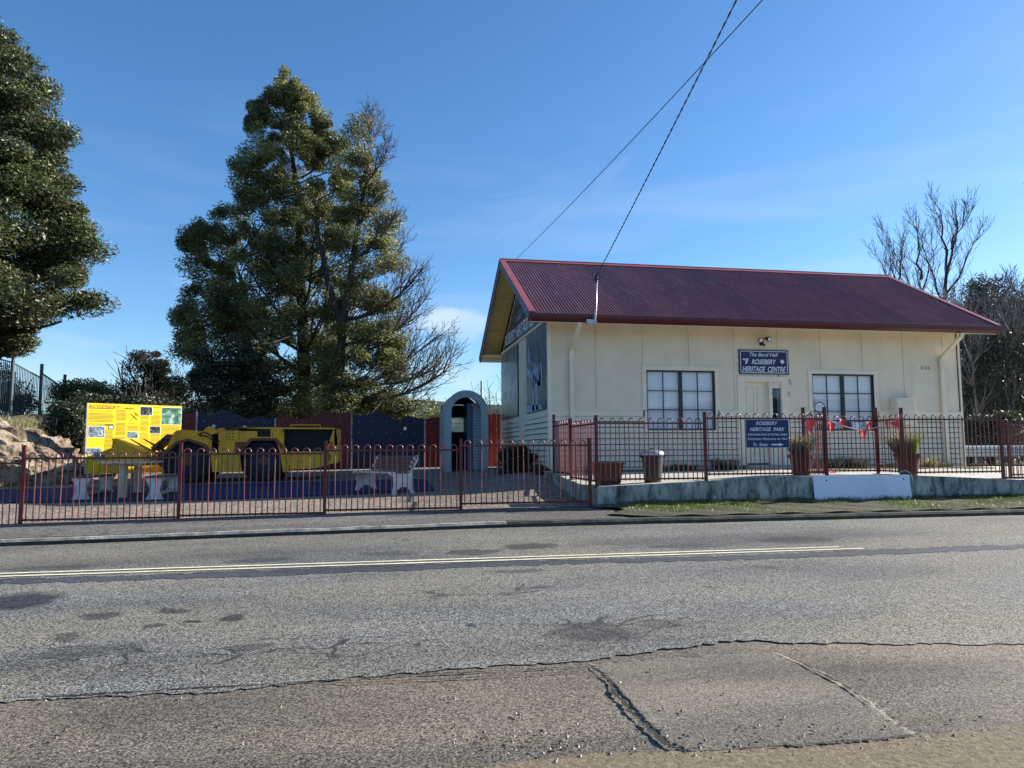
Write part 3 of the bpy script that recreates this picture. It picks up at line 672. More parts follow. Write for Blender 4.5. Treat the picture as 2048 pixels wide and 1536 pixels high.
# door
dr = MB(); a, b, z0, z1 = 9.13, 9.78, 1.24, 3.28
dr.box(a, b, V0+.09, V0+.13, z0, z1); dm = dr.build('door', M['creamtrim'], hall)
wd_ = (b-a); 
for (x0, x1) in ((a+.06, a+wd_/2-.045), (a+wd_/2+.045, b-.06)):
    for zz0, zz1 in ((z0+.25, z0+.72), (z0+.86, z1-.13)):
        m = MB(); th = .012
        for q in ((x0, x1, zz0, zz0+.014), (x0, x1, zz1-.014, zz1), (x0, x0+.014, zz0, zz1), (x1-.014, x1, zz0, zz1)): m.box(q[0], q[1], V0+.078, V0+.09, q[2], q[3])
        m.build('panel_moulding', M['cream'], dm)
m = MB(); m.tube([(b-.07, V0+.09, 2.25), (b-.07, V0+.04, 2.25)], .028, 10); m.build('handle', M['galv'], dm)
m = MB()
for q in ((8.92, 9.13, .9, 3.42), (9.78, 9.86, 1.2, 3.28), (10.12, 10.34, .9, 3.42)): m.box(q[0], q[1], V0-.02, V0+.10, q[2], q[3])
m.box(9.13, 10.12, V0-.02, V0+.10, 3.28, 3.42); m.box(9.86, 10.12, V0+.03, V0+.10, 3.13, 3.28); m.build('door_frame', M['creamtrim'], hall)
m = MB(); m.box(9.86, 10.12, V0+.05, V0+.055, 1.9, 3.13); sl_ = m.build('side_light', M['glass'], hall)
m = MB(); m.box(9.86, 10.12, V0+.03, V0+.09, 1.2, 1.9); m.build('side_light_panel', M['creamtrim'], hall)
m = MB(); m.box(10.04, 10.12, V0+.07, V0+.075, 1.9, 3.13); m.build('side_curtain', M['shedblue'], hall)
MB().box(8.95, 10.34, V0-.35, V0+.08, 1.06, 1.20).build('door_step', M['terrace'], hall)
# small things on the wall that belong to it
for q in ((1579, 765), (1578, 790)):
    p = W(q[0], q[1], v=V0); m = MB(); m.tube([(p.x-.02, V0-.03, p.z+.07), (p.x-.02, V0-.04, p.z-.05), (p.x+.02, V0-.04, p.z-.05), (p.x+.02, V0-.03, p.z)], .008, 6); m.box(p.x-.03, p.x+.03, V0-.03, V0-.002, p.z+.03, p.z+.08); m.build('bracket', M['galv'], hall)
for k_ in range(3):
    p = W(1843+k_*7, 736, v=V0); m = MB(); m.box(p.x-.033, p.x+.033, V0-.010, V0-.001, p.z-.055, p.z+.055)
    f_ = m.build('air_vent', M['creamtrim'], hall); m = MB()
    for i in range(4): m.box(p.x-.026, p.x+.026, V0-.013, V0-.011, p.z-.042+i*.024, p.z-.030+i*.024)
    m.build('vent_slots', M['bin'], f_)
p0, p1 = W(1796, 850, v=V0-.28), W(1831, 796, v=V0-.28)
m = MB(); m.box(p0.x, p1.x, V0-.28, V0-.02, 2.2, p1.z); mb_ = m.build('meter_box', M['creamtrim'], hall); MB().box(p0.x+.02, p1.x-.02, V0-.29, V0-.28, 2.23, p1.z-.04).build('meter_box_door', M['cream'], mb_)
MB().tube([(p1.x-.06, V0-.08, p1.z), (p1.x-.06, V0-.08, p1.z+.12)], .03, 8).build('conduit', M['creamtrim'], mb_)
# ---- sign over the door
def face(name, u0, u1, z0, z1, v, mat, parent, th=.004): return MB().box(u0, u1, v-th, v, z0, z1).build(name, mat, parent)
a, b = W(1479, 748, v=V0-.03), W(1576, 701, v=V0-.03); a.z -= .0
sg = empty('hall_name_sign', (a.x, V0-.03, a.z), 'navy name sign with white lettering fixed above the hall door', 'sign')
face('sign_board', a.x, b.x, a.z, b.z, V0-.004, M['navy'], sg, .03)
X, Z = a.x, a.z; SW, SH = b.x-a.x, b.z-a.z; vf = V0-.036
m = MB(); i0, tw = .03, .016
for q in ((X+i0, X+SW-i0, Z+i0, Z+i0+tw), (X+i0, X+SW-i0, Z+SH-i0-tw, Z+SH-i0), (X+i0, X+i0+tw, Z+i0, Z+SH-i0), (X+SW-i0-tw, X+SW-i0, Z+i0, Z+SH-i0)): m.box(q[0], q[1], vf-.001, vf+.001, q[2], q[3])
m.build('sign_border', M['signwhite'], sg)
AX, AZ = (1,0,0), (0,0,1)
text('The Band Hall', (X+SW*.21, vf, Z+SH*.73), AX, AZ, SW*.58, SH*.15, M['signwhite'], sg, shear=.35, bold=.01)
text('ROSEBERY', (X+SW*.25, vf, Z+SH*.41), AX, AZ, SW*.50, SH*.20, M['signwhite'], sg, shear=.3, bold=.02)
text('HERITAGE  CENTRE', (X+SW*.06, vf, Z+SH*.10), AX, AZ, SW*.88, SH*.22, M['signwhite'], sg, shear=.3, bold=.02)
m = MB(); m.bar((X+SW*.07, vf, Z+SH*.60), (X+SW*.19, vf, Z+SH*.62), .002, .03); m.bar((X+SW*.18, vf, Z+SH*.62), (X+SW*.13, vf, Z+SH*.42), .002, .04); m.bar((X+SW*.11, vf, Z+SH*.55), (X+SW*.17, vf, Z+SH*.55), .002, .015); m.build('emblem', M['signwhite'], sg)
m = MB(); c_ = (X+SW*.87, Z+SH*.53); pts = []
for i in range(22): r = (.062 if i % 2 else .046); pts.append((c_[0]+r*math.cos(i*math.pi/11), vf, c_[1]+r*math.sin(i*math.pi/11)))
m.prism(pts, (0, .001, 0)); m.build('emblem', M['signwhite'], sg)
# ---- floodlight
p = W(1522, 686, v=V0)
fl = empty('floodlight', (p.x, V0, p.z), 'black twin spotlight with sensor on the wall above the door sign', 'floodlight')
MB().tube([(p.x, V0, p.z-.02), (p.x, V0-.04, p.z-.02)], .05, 12).build('base', M['black'], fl)
MB().tube([(p.x, V0-.04, p.z-.02), (p.x, V0-.10, p.z+.02), (p.x, V0-.11, p.z+.06)], .012, 6).build('arm', M['black'], fl)
for sx, dz in ((-.09, .06), (.11, .09)):
    q = Vector((p.x+sx, V0-.14, p.z+dz)); dirn = Vector((sx*2.5, -1, -.35)).normalized()
    h = MB().tube([q-dirn*.10, q-dirn*.03, q+dirn*.04, q+dirn*.06], [.022, .05, .062, .064], 14).build('lamp_head', M['black'], fl, smooth_=False)
    MB().tube([q+dirn*.061, q+dirn*.064], .048, 14).build('lens', M['signwhite'], h)
    MB().tube([Vector((p.x, V0-.11, p.z+.06)), q-dirn*.08], .012, 6).build('bracket', M['black'], fl)
MB().tube([(p.x+.01, V0-.09, p.z-.05), (p.x+.01, V0-.15, p.z-.08)], .028, 10).build('sensor', M['black'], fl)
# ---- gable murals (fixed pictures)
def Wz(px, py): return W(px, py, u=U0)
ug = U0-.03
gm = empty('gable_banner', (ug, 20.4, 4.8), 'dark triangular name banner filling the top of the end gable', 'sign')
zb = 4.76; sl2 = sl*.985
tri = [(ug, 17.45, zb), (ug, 23.4, zb), (ug, RV, RZ-.50)]
MB().prism(tri, (.02, 0, 0)).build('banner_sheet', M['mural'], gm)
for w_, v_, l_ in (('ROSEBERY', 22.95, 1.72), ('HERITAGE', 21.08, 1.68), ('CENTRE', 19.25, 1.40)): text(w_, (ug-.003, v_, 4.86), (0,-1,0), AZ, l_, .33, M['signwhite'], gm, bold=.02)
m = MB(); cv = 20.35
m.prism([(ug-.003, cv-.18+.36*x_, 5.75+z_) for x_, z_ in ((0,0),(1,0),(.95,.3),(.7,.55),(.3,.55),(.05,.3))], (-.001, 0, 0)); m.build('emblem', M['muralpale'], gm)
m = MB()
for i in range(60): vv = cv+random.gauss(0, .55); z_ = 5.35+random.random()*.25; r = random.uniform(.015, .04); m.box(ug-.004, ug-.002, vv-r, vv+r, z_-r, z_+r)
m.build('emblem_detail', M['muralpale'], gm)['kind'] = 'stuff'
MB().box(U0-.045, U0, V0+.03, V1, 4.70, 4.76).build('banner_rail', M['creamtrim'], gm)
vA = Wz(1096, 700).y+.02; vB = Wz(1055, 760).y; zA = Wz(1096, 818).z; 
pa = empty('historic_photo_panel', (ug, (vA+vB)/2, zA), 'tall dark blue photo panel on the end wall nearest the front corner', 'mural')
MB().box(ug, ug+.02, vA, vB, zA, 4.69).build('photo_sheet', M['mural'], pa)
def pv(s, t_): return (ug-.003, vB+(vA-vB)*s, 4.69+(zA-4.69)*t_)     # s: 0 left to 1 right in the picture, t: 0 top to 1 bottom
def pprint(par, polys, mat, name):
    m = MB()
    for pl in polys: m.prism([pv(*q) for q in pl], (-.001, 0, 0))
    return m.build(name, mat, par)
pprint(pa, [[(.02,.42),(.12,.44),(.75,.68),(.70,.72),(.02,.50)], [(.62,.70),(.72,.44),(.80,.45),(.78,.72)], [(.10,.15),(.16,.14),(.2,.35),(.08,.38)]], M['muralpale'], 'print_conveyor')
pprint(pa, [[(.06+.1*i,.30+.03*i),(.13+.1*i,.30+.03*i),(.13+.1*i,.50+.04*i),(.06+.1*i,.48+.04*i)] for i in range(3, 7)] + [[(.3,.98),(.35,.72),(.40,.72),(.42,.98)], [(.5,.98),(.47,.68),(.55,.66),(.60,.98)], [(.02,.99),(.04,.9),(.75,.93),(.78,.99)], [(.02,.78),(.05,.78),(.05,.9),(.02,.9)]], M['muralpale'], 'print_towers')
m = MB(); 
for i in range(16):
    s0 = random.uniform(.2, .85); t0 = random.uniform(.0, .3); a_, b_ = Vector(pv(s0, t0)), Vector(pv(min(.98, s0+random.uniform(.0, .15)), t0+random.uniform(.25, .6))); m.bar(a_, b_, .002, .012, (1,0,0))
m.build('print_lines', M['muralpale'], pa)
vA2 = Wz(1037, 770).y; vB2 = V1-.05; zA2 = Wz(1037, 829).z
pb = empty('historic_photo_panel', (ug, (vA2+vB2)/2, zA2), 'faded grey-green photo panel at the far end of the end wall', 'mural')
MB().box(ug, ug+.02, vA2, vB2, zA2, 4.66).build('photo_sheet', M['mural2'], pb)
m = MB(); m.box(ug-.006, ug+.02, vA2-.05, vA2, zA2-.05, 4.66); m.box(ug-.006, ug+.02, vA2, vB2, zA2-.05, zA2); m.build('photo_frame', M['darkframe'], pb)
m = MB()
for s0, t0, w0, h0 in ((.1,.25,.08,.12),(.3,.2,.1,.15),(.62,.3,.1,.28),(.75,.3,.08,.2),(.55,.62,.12,.14),(.2,.6,.1,.12),(.78,.62,.12,.16)):
    y0 = vB2+(vA2-vB2)*s0; y1 = vB2+(vA2-vB2)*(s0+w0); z_ = 4.66+(zA2-4.66)*t0; m.box(ug-.003, ug-.001, min(y0, y1), max(y0, y1), z_-1.8*h0, z_); m.build('print_shape', M['muralpale'], pb); m = MB()
vd = Wz(1046, 800).y; m = MB(); m.box(U0-.04, U0, vd-.35, vd+.35, ZB+.3, Wz(1046, 765).z); m.build('service_hatch', M['cream'], hall)
# ---- service mast and cables
p = W(1190, 600, v=EV0-.08)
ma = empty('service_mast', (p.x, EV0, EZ-.2), 'bent galvanised service mast on the gutter where the overhead cable lands', 'mast')
tb, tt = W(1182, 645, v=EV0-.10), W(1193, 560, v=EV0-.10)
MB().tube([tb, tb+Vector((.05, 0, -.02)), tb+Vector((.10, 0, .10)), Vector((tb.x+.12, EV0-.10, tb.z+.3)), tt], .024, 10).build('pole', M['galv'], ma, smooth_=True)
MB().box(tb.x-.11, tb.x+.13, EV0-.13, EV0-.04, tb.z-.03, tb.z+.07).build('bracket', M['galv'], ma)
m = MB()
for i in range(5):
    a_ = i*1.25; m.tube([tt+Vector((0, 0, .02)), tt+Vector((.10*math.cos(a_), -.04, .06+.06*math.sin(a_)))], .013, 6)
m.tube([tt+Vector((0,0,-.05)), tt+Vector((0,0,.12))], .035, 10); m.build('insulators', M['bin'], ma)
m = MB(); m.tube([tt+Vector((-.02, -.02, .05)), tt+Vector((-.10, -.03, -.02)), tt+Vector((-.06, -.04, -.12)), Vector((tt.x-.02, EV0-.14, tt.z-.5)), tb+Vector((.02, -.04, .06))], .009, 5); m.build('tail_cable', M['wire'], ma)
def cable(name, pts2, r, label, n=60, twist=0):
    P = []
    for i in range(n+1):
        f_ = i/n; P.append(f_)
    A, B, C_ = pts2; line = []
    for f_ in P:
        q = A*(1-f_)*(1-f_)+C_*2*f_*(1-f_)+B*f_*f_; line.append(q)
    m = MB()
    if twist:
        n2 = 700; 
        for ph in (0, math.pi):
            q = []
            for i in range(n2+1):
                f_ = i/n2; c0 = A*(1-f_)**2+C_*2*f_*(1-f_)+B*f_*f_; an = f_*(B-A).length*2*math.pi/.35+ph; q.append(c0+Vector((math.cos(an), 0, math.sin(an)))*r)
            m.tube(q, r, 5)
    else: m.tube(line, r, 6)
    return tag(m.build(name, M['wire'], loc=A), label, 'cable')
A = tt+Vector((0, -.05, .10)); B = W(1468, 0, d=8.0); E2 = A+(B-A)*1.6; cable('power_cable', (A, E2, (A+E2)/2+Vector((0, 0, -.12))), .0062, 'thick twisted cable running from the roof mast up out of the picture', twist=1)
A = W(1020, 530, d=32); B = W(1512, 0, d=12.5); E2 = A+(B-A)*1.3; cable('power_cable', (A, E2, (A+E2)/2+Vector((0, 0, -.35))), .011, 'thin overhead cable passing behind the roof peak and crossing the thick one')
# ================================================================== FENCES
def hoopmesh(name, wd, h, r=.0095):
    pts = [(-wd/2, 0, 0), (-wd/2, 0, h-wd/2)]+[(-wd/2*math.cos(a), 0, h-wd/2+wd/2*math.sin(a)) for a in np.linspace(.35, math.pi-.35, 6)]+[(wd/2, 0, h-wd/2), (wd/2, 0, 0)]
    o = MB().tube(pts, r, 6, caps=False).build(name, M['hoop'], local=True, smooth_=True); me = o.data; bpy.data.objects.remove(o); return me
hoopA = hoopmesh('hoop', .098, 1.06)
postm = {}
def post(root, u, v, zb, zt, s=.05):
    h = round(zt-zb, 2)
    if h not in postm:
        m = MB(); m.box(-s/2, s/2, -s/2, s/2, 0, h); m.box(-s/2-.004, s/2+.004, -s/2-.004, s/2+.004, h, h+.015); m.box(-.06, .06, -.06, .06, -.004, .008); o = m.build('post', M['fence'], local=True); postm[h] = o.data; bpy.data.objects.remove(o)
    return link('post', postm[h], None, root, (u, v, zb))
def panel(root, a, b, zr, zlo, nh=None):
    a, b = Vector((a[0], a[1], 0)), Vector((b[0], b[1], 0)); L_ = (b-a).length; d = (b-a)/L_; nh = nh or max(1, int(round((L_-.06)/.188))); sp = (L_-.05)/nh
    for z, hh in ((zr, .03), (zlo, .03)):
        MB().bar(a+d*.025+Vector((0, 0, z)), b-d*.025+Vector((0, 0, z)), .03, .03).build('rail', M['fence'], root)
    for i in range(nh):
        p = a+d*(.025+sp*(i+.5)); o = link('hoop', hoopA, None, root, (p.x, p.y, zlo-.03)); o.rotation_euler = (random.gauss(0, .006), random.gauss(0, .006), math.atan2(d.y, d.x)+random.gauss(0, .05)); o.scale = (1, 1, (zr-zlo+.12)/1.06)
f1 = empty('street_fence', (-.8, 12.65, .55), 'dark red hoop-top steel fence along the footpath in front of the park', 'fence')
UP = [-7.58, -5.32, -3.05, -.80, 1.45, 3.73]
for u in UP: z = zfoot(u, 12.65)-.01; post(f1, u, 12.65, z, z+1.19)
railpx = [(60, 917, 1040), (60, 917, 1040), (450, 908, 1029.5), (780, 900.5, 1018), (1050, 891, 1005)]
for i in range(5):
    px, y0, y1 = railpx[i]; zr, zl = W(px, y0, v=12.65).z, W(px, y1, v=12.65).z
    if i == 0: zr -= .07; zl -= .07
    panel(f1, (UP[i], 12.65), (UP[i+1], 12.65), zr, zl, 12)
f2 = empty('terrace_fence', (8, 12.65, 1.05), 'dark red hoop-top steel fence standing on the concrete wall in front of the hall', 'fence')
VF = 12.66
def pz(px, py, v=VF): return W(px, py, v=v).z
TP = [(3.86, VF), (5.92, VF), (8.34, VF), (8.36, 13.40), (9.97, 13.40), (9.97, VF), (12.17, VF), (14.4, VF)]
for (u, v), (px, yt) in zip(TP, ((1190,832),(1411,825),(1651,815),(1609,817),(1749,817),(1802,817),(2003,827),(2048,835))):
    post(f2, u, v, zter(u, v)-.01, W(px, yt, v=v).z)
panel(f2, TP[0], TP[1], pz(1300, 846.4), pz(1300, 957.7)); panel(f2, TP[1], TP[2], pz(1530, 837), pz(1530, 947))
zr_, zl_ = pz(1700, 838), zter(9, 13)+.07
panel(f2, TP[2], TP[3], zr_, zl_, 4); panel(f2, TP[3], TP[4], zr_, zl_); panel(f2, TP[4], TP[5], zr_, zl_, 4)
panel(f2, TP[5], TP[6], pz(1900, 839), pz(1900, 944)); panel(f2, TP[6], TP[7], pz(2030, 848), pz(2030, 955))
post(f2, 3.88, 14.5, 1.0, 2.22); post(f2, 3.88, 15.9, 1.05, 2.36); panel(f2, (3.86, 12.69), (3.88, 14.5), 2.06, 1.05); panel(f2, (3.88, 14.5), (3.88, 15.9), 2.12, 1.12)
f3 = empty('side_fence', (14, 13.6, 1.0), 'short dark red hoop-top fence set back at the right end of the terrace', 'fence')
post(f3, 13.15, 13.5, .93, 2.12); post(f3, 15.4, 13.5, .93, 2.12); panel(f3, (13.15, 13.5), (15.4, 13.5), 2.0, 1.03)
# park sign on the fence
a, b = W(1492, 896, v=VF-.05), W(1577, 839, v=VF-.05)
ps = empty('park_sign', (a.x, VF-.05, a.z), 'navy park welcome sign with white arrow fixed to the fence', 'sign')
X, Z, SW, SH = a.x, a.z, b.x-a.x, b.z-a.z; vf = VF-.055
MB().box(X, X+SW, vf+.002, vf+.024, Z, Z+SH).build('sign_board', M['navy'], ps)
m = MB(); tw = .010
for q in ((X, X+SW, Z, Z+tw), (X, X+SW, Z+SH-tw, Z+SH), (X, X+tw, Z+tw, Z+SH-tw), (X+SW-tw, X+SW, Z+tw, Z+SH-tw)): m.box(q[0], q[1], vf-.001, vf+.002, q[2], q[3])
m.build('sign_border', M['muralpale'], ps); vf -= .001
for s_, x0, wd__, z0_, h_, sh_, bo in (('ROSEBERY', .24, .50, .80, .13, .3, .012), ('HERITAGE  PARK', .10, .80, .59, .13, .3, .02), ('INFORMATION & PICNIC AREA', .05, .90, .43, .075, .2, .01), ('Everyone Welcome to Visit', .04, .92, .25, .11, .35, .01), ('To  Enter', .16, .35, .06, .12, .3, .012)):
    text(s_, (X+SW*x0, vf, Z+SH*z0_), AX, AZ, SW*wd__, SH*h_, M['signwhite'], ps, shear=sh_, bold=bo)
ar = [(.58,.09),(.76,.09),(.76,.055),(.86,.115),(.76,.175),(.76,.14),(.58,.14)]
MB().prism([(X+SW*x_, vf, Z+SH*z_) for x_, z_ in ar], (0, .001, 0)).build('arrow', M['signwhite'], ps)
# white board leaning on the wall
a, b = W(1630, 1010, v=12.49), W(1820, 949, v=12.50)
wb = empty('white_board', (a.x, 12.45, a.z), 'large blank white board leaning against the gap in the concrete wall', 'board')
zb_ = zverge(9, 12.4)
MB().prism([(a.x, 12.475, zb_), (a.x, 12.495, zb_), (a.x, 12.535, b.z), (a.x, 12.515, b.z)], (b.x-a.x, 0, 0)).build('board_panel', M['white'], wb)
m = MB()
for s, t_ in ((.13, .80), (.93, .82), (.30, .10), (.85, .12), (.96, .12)):
    y = 12.475+.04*t_; z = zb_+(b.z-zb_)*t_; m.tube([(a.x+(b.x-a.x)*s, y-.004, z), (a.x+(b.x-a.x)*s, y+.004, z)], .016, 8)
m.build('screw_holes', M['bin'], wb)
# bunting
bu = empty('bunting', (9.2, VF-.04, 1.9), 'string of red triangular flags tied across the fence above the white board', 'bunting')
sp_ = [W(1606, 835, v=13.35), W(1655, 838, v=VF-.05), W(1690, 853, v=VF-.05), W(1720, 861, v=VF-.05), W(1750, 856, v=VF-.05), W(1775, 847, v=VF-.05), W(1797, 838, v=VF-.05)]
m = MB(); m.tube(sp_, .006, 5); m.tube([W(1797, 838, v=VF-.05), W(1806, 832, v=VF-.05), W(1801, 828, v=VF-.05)], .006, 5); m.build('cord', M['string'], bu)
for pts in ([(1611,838),(1633,840),(1618,872)], [(1655,840),(1673,848),(1662,867)], [(1679,838),(1692,839),(1686,860)], [(1719,859),(1735,858),(1728,880)], [(1733,843),(1745,845),(1741,862)], [(1768,844),(1776,842),(1775,861)], [(1779,846),(1795,836),(1798,861)], [(1786,842),(1799,838),(1792,850)]):
    P3 = [W(*q, v=VF-.06) for q in pts]; mid = (P3[0]+P3[1])/2+Vector((0, .03, 0)); m = MB()
    m.prism([P3[0], mid, P3[2]+Vector((0, random.uniform(-.03, .03), 0))], (0, -.003, 0)); m.prism([mid, P3[1], P3[2]+Vector((0, random.uniform(-.03, .03), 0))], (0, -.003, 0)); m.build('flag', M['flag'], bu)
m = MB(); q = W(1665, 947, v=12.62); m.prism([(q.x-.07, 12.60, q.z+.01), (q.x+.09, 12.62, q.z+.012), (q.x+.0, 12.72, q.z+.05)], (0, 0, .004)); m.build('flag', M['flag'], bu)
m = MB(); q = W(1810, 948, v=12.55); m.tube([q+Vector((-.12, 0, 0)), q+Vector((-.08, 0, .05)), q+Vector((.0, 0, .065)), q+Vector((.09, 0, .03)), q+Vector((.13, 0, .0)), q+Vector((.14, -.04, -.15))], .006, 5); m.build('cord', M['string'], bu)
# ================================================================== POTS, BIN, PLANTER
def tuft(parent, c, n, h0, h1, spread, mat, name='foliage', wd=.006, lean=.6):
    q = []
    for i in range(n):
        a = random.uniform(0, 6.28); r = spread*math.sqrt(random.random())*.5; h = random.uniform(h0, h1); l = random.uniform(.05, lean)*h; b = a+random.gauss(0, .6); s = random.uniform(0, 6.28)
        bx, by = c[0]+r*math.cos(a), c[1]+r*math.sin(a); dx, dy = math.cos(s)*wd, math.sin(s)*wd
        mx_, my_ = bx+math.cos(b)*l*.35, by+math.sin(b)*l*.35; tx, ty = bx+math.cos(b)*l, by+math.sin(b)*l; z = c[2]
        q += [(bx-dx, by-dy, z), (bx+dx, by+dy, z), (mx_+dx*.9, my_+dy*.9, z+h*.6), (mx_-dx*.9, my_-dy*.9, z+h*.6)]
        q += [(mx_-dx*.9, my_-dy*.9, z+h*.6), (mx_+dx*.9, my_+dy*.9, z+h*.6), (tx+dx*.2, ty+dy*.2, z+h), (tx-dx*.2, ty-dy*.2, z+h)]
    return npmesh(name, np.array(q), 4, mat, parent)
def potplant(px, v, hgt, rad, label):
    c_ = W(px, 930, v=v); zb = zter(c_.x, v); r = empty('potted_plant', (c_.x, v, zb), label, 'potted plant', 'potted grasses on the terrace')
    MB().lathe((c_.x, v, zb), [(0, 0), (rad*.66, 0), (rad*.70, .02), (rad*.95, hgt*.82), (rad*1.08, hgt*.83), (rad*1.12, hgt), (rad*1.0, hgt), (rad*.96, hgt*.9), (rad*.9, hgt*.88)], 28).build('pot', M['pot'], r, smooth_=False)
    MB().lathe((c_.x, v, zb), [(rad*.93, hgt*.87), (0, hgt*.88)], 20).build('soil', M['bank'], r)
    return r, (c_.x, v, zb+hgt*.86)
r, c_ = potplant(1602, 13.0, .40, .215, 'maroon pot of tall grass just right of the park sign'); tuft(r, c_, 260, .25, .50, .30, M['drygrass'], 'foliage', .005, .6); tuft(r, c_, 340, .15, .46, .34, M['weed'], 'foliage', .006, .9)
r, c_ = potplant(1816, 13.0, .42, .235, 'maroon pot of yellowish grass behind the right end of the white board'); tuft(r, c_, 360, .25, .54, .32, M['drygrass'], 'foliage', .006, .6); tuft(r, c_, 260, .2, .5, .3, M['grass'], 'foliage', .005, .7); tuft(r, (c_[0]-.1, c_[1], c_[2]), 200, .2, .5, .3, M['weed'], 'foliage', .006, 1.1)
a, b = W(1196, 967, v=13.1), W(1246, 926, v=13.1); zb = zter(a.x, 13.1)
pl = empty('rectangular_planter', (a.x+.2, 13.25, zb), 'low square maroon planter at the left end of the terrace', 'planter')
w0 = (b.x-a.x)
m = MB(); m.add([(a.x+.05, 13.1, zb+.03), (b.x-.05, 13.1, zb+.03), (b.x-.05, 13.45, zb+.03), (a.x+.05, 13.45, zb+.03), (a.x, 13.05, b.z), (b.x, 13.05, b.z), (b.x, 13.5, b.z), (a.x, 13.5, b.z)], [(3,2,1,0),(0,1,5,4),(1,2,6,5),(2,3,7,6),(3,0,4,7)]); m.build('tub', M['pot'], pl)
m = MB(); zt = b.z
for q in ((a.x-.02, b.x+.02, 13.02, 13.06), (a.x-.02, b.x+.02, 13.49, 13.53), (a.x-.02, a.x+.02, 13.06, 13.49), (b.x-.02, b.x+.02, 13.06, 13.49)): m.box(q[0], q[1], q[2], q[3], zt-.02, zt+.01)
m.build('rim', M['pot'], pl); MB().box(a.x+.06, b.x-.06, 13.12, 13.42, zb, zb+.05).build('foot', M['black'], pl); MB().box(a.x+.02, b.x-.02, 13.07, 13.48, zt-.06, zt-.04).build('soil', M['bank'], pl)
c_ = W(1305, 940, v=13.15); zb = zter(c_.x, 13.15)
bn = empty('rubbish_bin', (c_.x, 13.15, zb), 'round charcoal rubbish bin with domed lid on the terrace', 'bin')
MB().lathe((c_.x, 13.15, zb), [(0, 0), (.155, 0), (.16, .03), (.20, .48), (.215, .49), (.215, .52), (.19, .52)], 28).build('body', M['bin'], bn, smooth_=False)
MB().lathe((c_.x, 13.15, zb), [(.225, .50), (.23, .53), (.20, .575), (.12, .60), (0, .605)], 28).build('lid', M['galv'], bn, smooth_=True)
m = MB()
for s in (-1, 1): m.box(c_.x+s*.225-.02, c_.x+s*.225+.02, 13.11, 13.19, zb+.45, zb+.51)
m.box(c_.x-.04, c_.x+.04, 13.13, 13.17, zb+.605, zb+.63); m.build('handle', M['bin'], bn)
sheet('garden_bed', fr(4.1, 15.2, 110), fr(16.0, 17.13, 8), lambda u, v: zter(u, v)+.006+.012*math.sin(u*5+v*9)**2, M['bank'], jig=lambda u, v, i, j, nu, nv: (u, v-.12*math.sin(u*3.1)-.06*math.sin(u*11) if j == 0 else v))
p = W(1109, 845, v=16.9); tag(MB().box(p.x-.04, p.x+.03, 16.6, 16.68, .9, p.z).build('grey_post', M['barge'], loc=(p.x, 16.64, .9)), 'short grey post at the front left corner of the hall', 'post')
# weeds against the hall
for i, (px, lb, n) in enumerate(((1372, 'small dark weed tuft under the left window', 260), (1450, 'dark weed clump left of the hall door', 420), (1345, 'low straggly weeds behind the rubbish bin', 200), (1660, 'dark weed clump under the left side of the right window', 420), (1712, 'bushy weed clump under the right window', 450), (1780, 'straggly weeds left of the second pot', 200), (1850, 'pale grassy clump behind the second pot', 420), (1880, 'dry leafy scrap of weeds by the right downpipe', 200))):
    c_ = W(px, 935, v=16.75); r = empty('weed_clump', (c_.x, 16.75, 1.09), lb, 'weeds', 'weeds along the foot of the hall wall')
    tuft(r, (c_.x, 16.75, 1.08), n, .08, .34 if i in (1, 3, 4, 6) else .2, .55, M['drygrass'] if i == 6 else M['weed'], 'foliage', .007, 1.1)
    if i in (3,): tuft(r, (c_.x-.3, 16.75, 1.08), 150, .08, .2, .6, M['weed'], 'foliage', .007, 1.1)
# guard rail
gr = empty('guard_rail', (17, 17.6, .7), 'galvanised steel guard rail beyond the right corner of the hall', 'guard rail')
gz, gv = 1.66, 17.9
pr = [(0, 0), (-.05, -.03), (-.05, -.09), (0, -.13), (0, -.18), (-.05, -.22), (-.05, -.28), (0, -.31)]
m = MB(); m.v = [(u, gv+y, gz+z) for u in (15.45, 24) for y, z in pr]+[(u, gv+y+.006, gz+z) for u in (15.45, 24) for y, z in pr]
for o_ in (0, 16):
    for k in range(7): m.f.append((o_+k, o_+k+1, o_+k+9, o_+k+8))
m.build('rail', M['galv'], gr, recalc=False)
for u in (16.1, 18.1, 20.1, 22.1): MB().box(u-.05, u+.05, gv+.02, gv+.14, .6, gz-.02).build('post', M['bark'], gr)
# ================================================================== PARK
# painted hoarding at the back
HV = 24.6
M['bolt'] = pm('dull_bolt', (.14, .14, .15), .5)
hf = empty('painted_hoarding', (-3, HV, 1), 'tall dark red and blue painted hoarding with a wavy mountain-shaped top behind the loader', 'hoarding')
def hpanel(pts, mat, w=.0):
    P3 = [W(x, y, v=HV+w) for x, y in pts]; m = MB(); zb = .75
    m.prism([(P3[0].x, HV+w, zb)]+[tuple(p) for p in P3]+[(P3[-1].x, HV+w, zb)], (0, .03, 0)); o = m.build('panel', mat, hf)
    m = MB(); x = P3[0].x+.2
    while x < P3[-1].x-.1:
        for zz_ in (W(600, 843, v=HV).z, W(600, 866, v=HV).z): m.box(x-.02, x+.02, HV+w-.012, HV+w, zz_-.02, zz_+.02)
        x += .45
    if m.v: m.build('bolts', M['bolt'], o)
    MB().box(P3[-1].x-.035, P3[-1].x+.0, HV+w-.02, HV+w+.05, zb, P3[-1].z+.02).build('post', M['barge'], hf)
    return o
def rnd(pts):
    o = []
    for a, b in zip(pts[:-1], pts[1:]):
        for k in range(5): f = k/5; g_ = (1-math.cos(math.pi*f))/2; o.append((a[0]+(b[0]-a[0])*f, a[1]+(b[1]-a[1])*g_))
    return o+[pts[-1]]
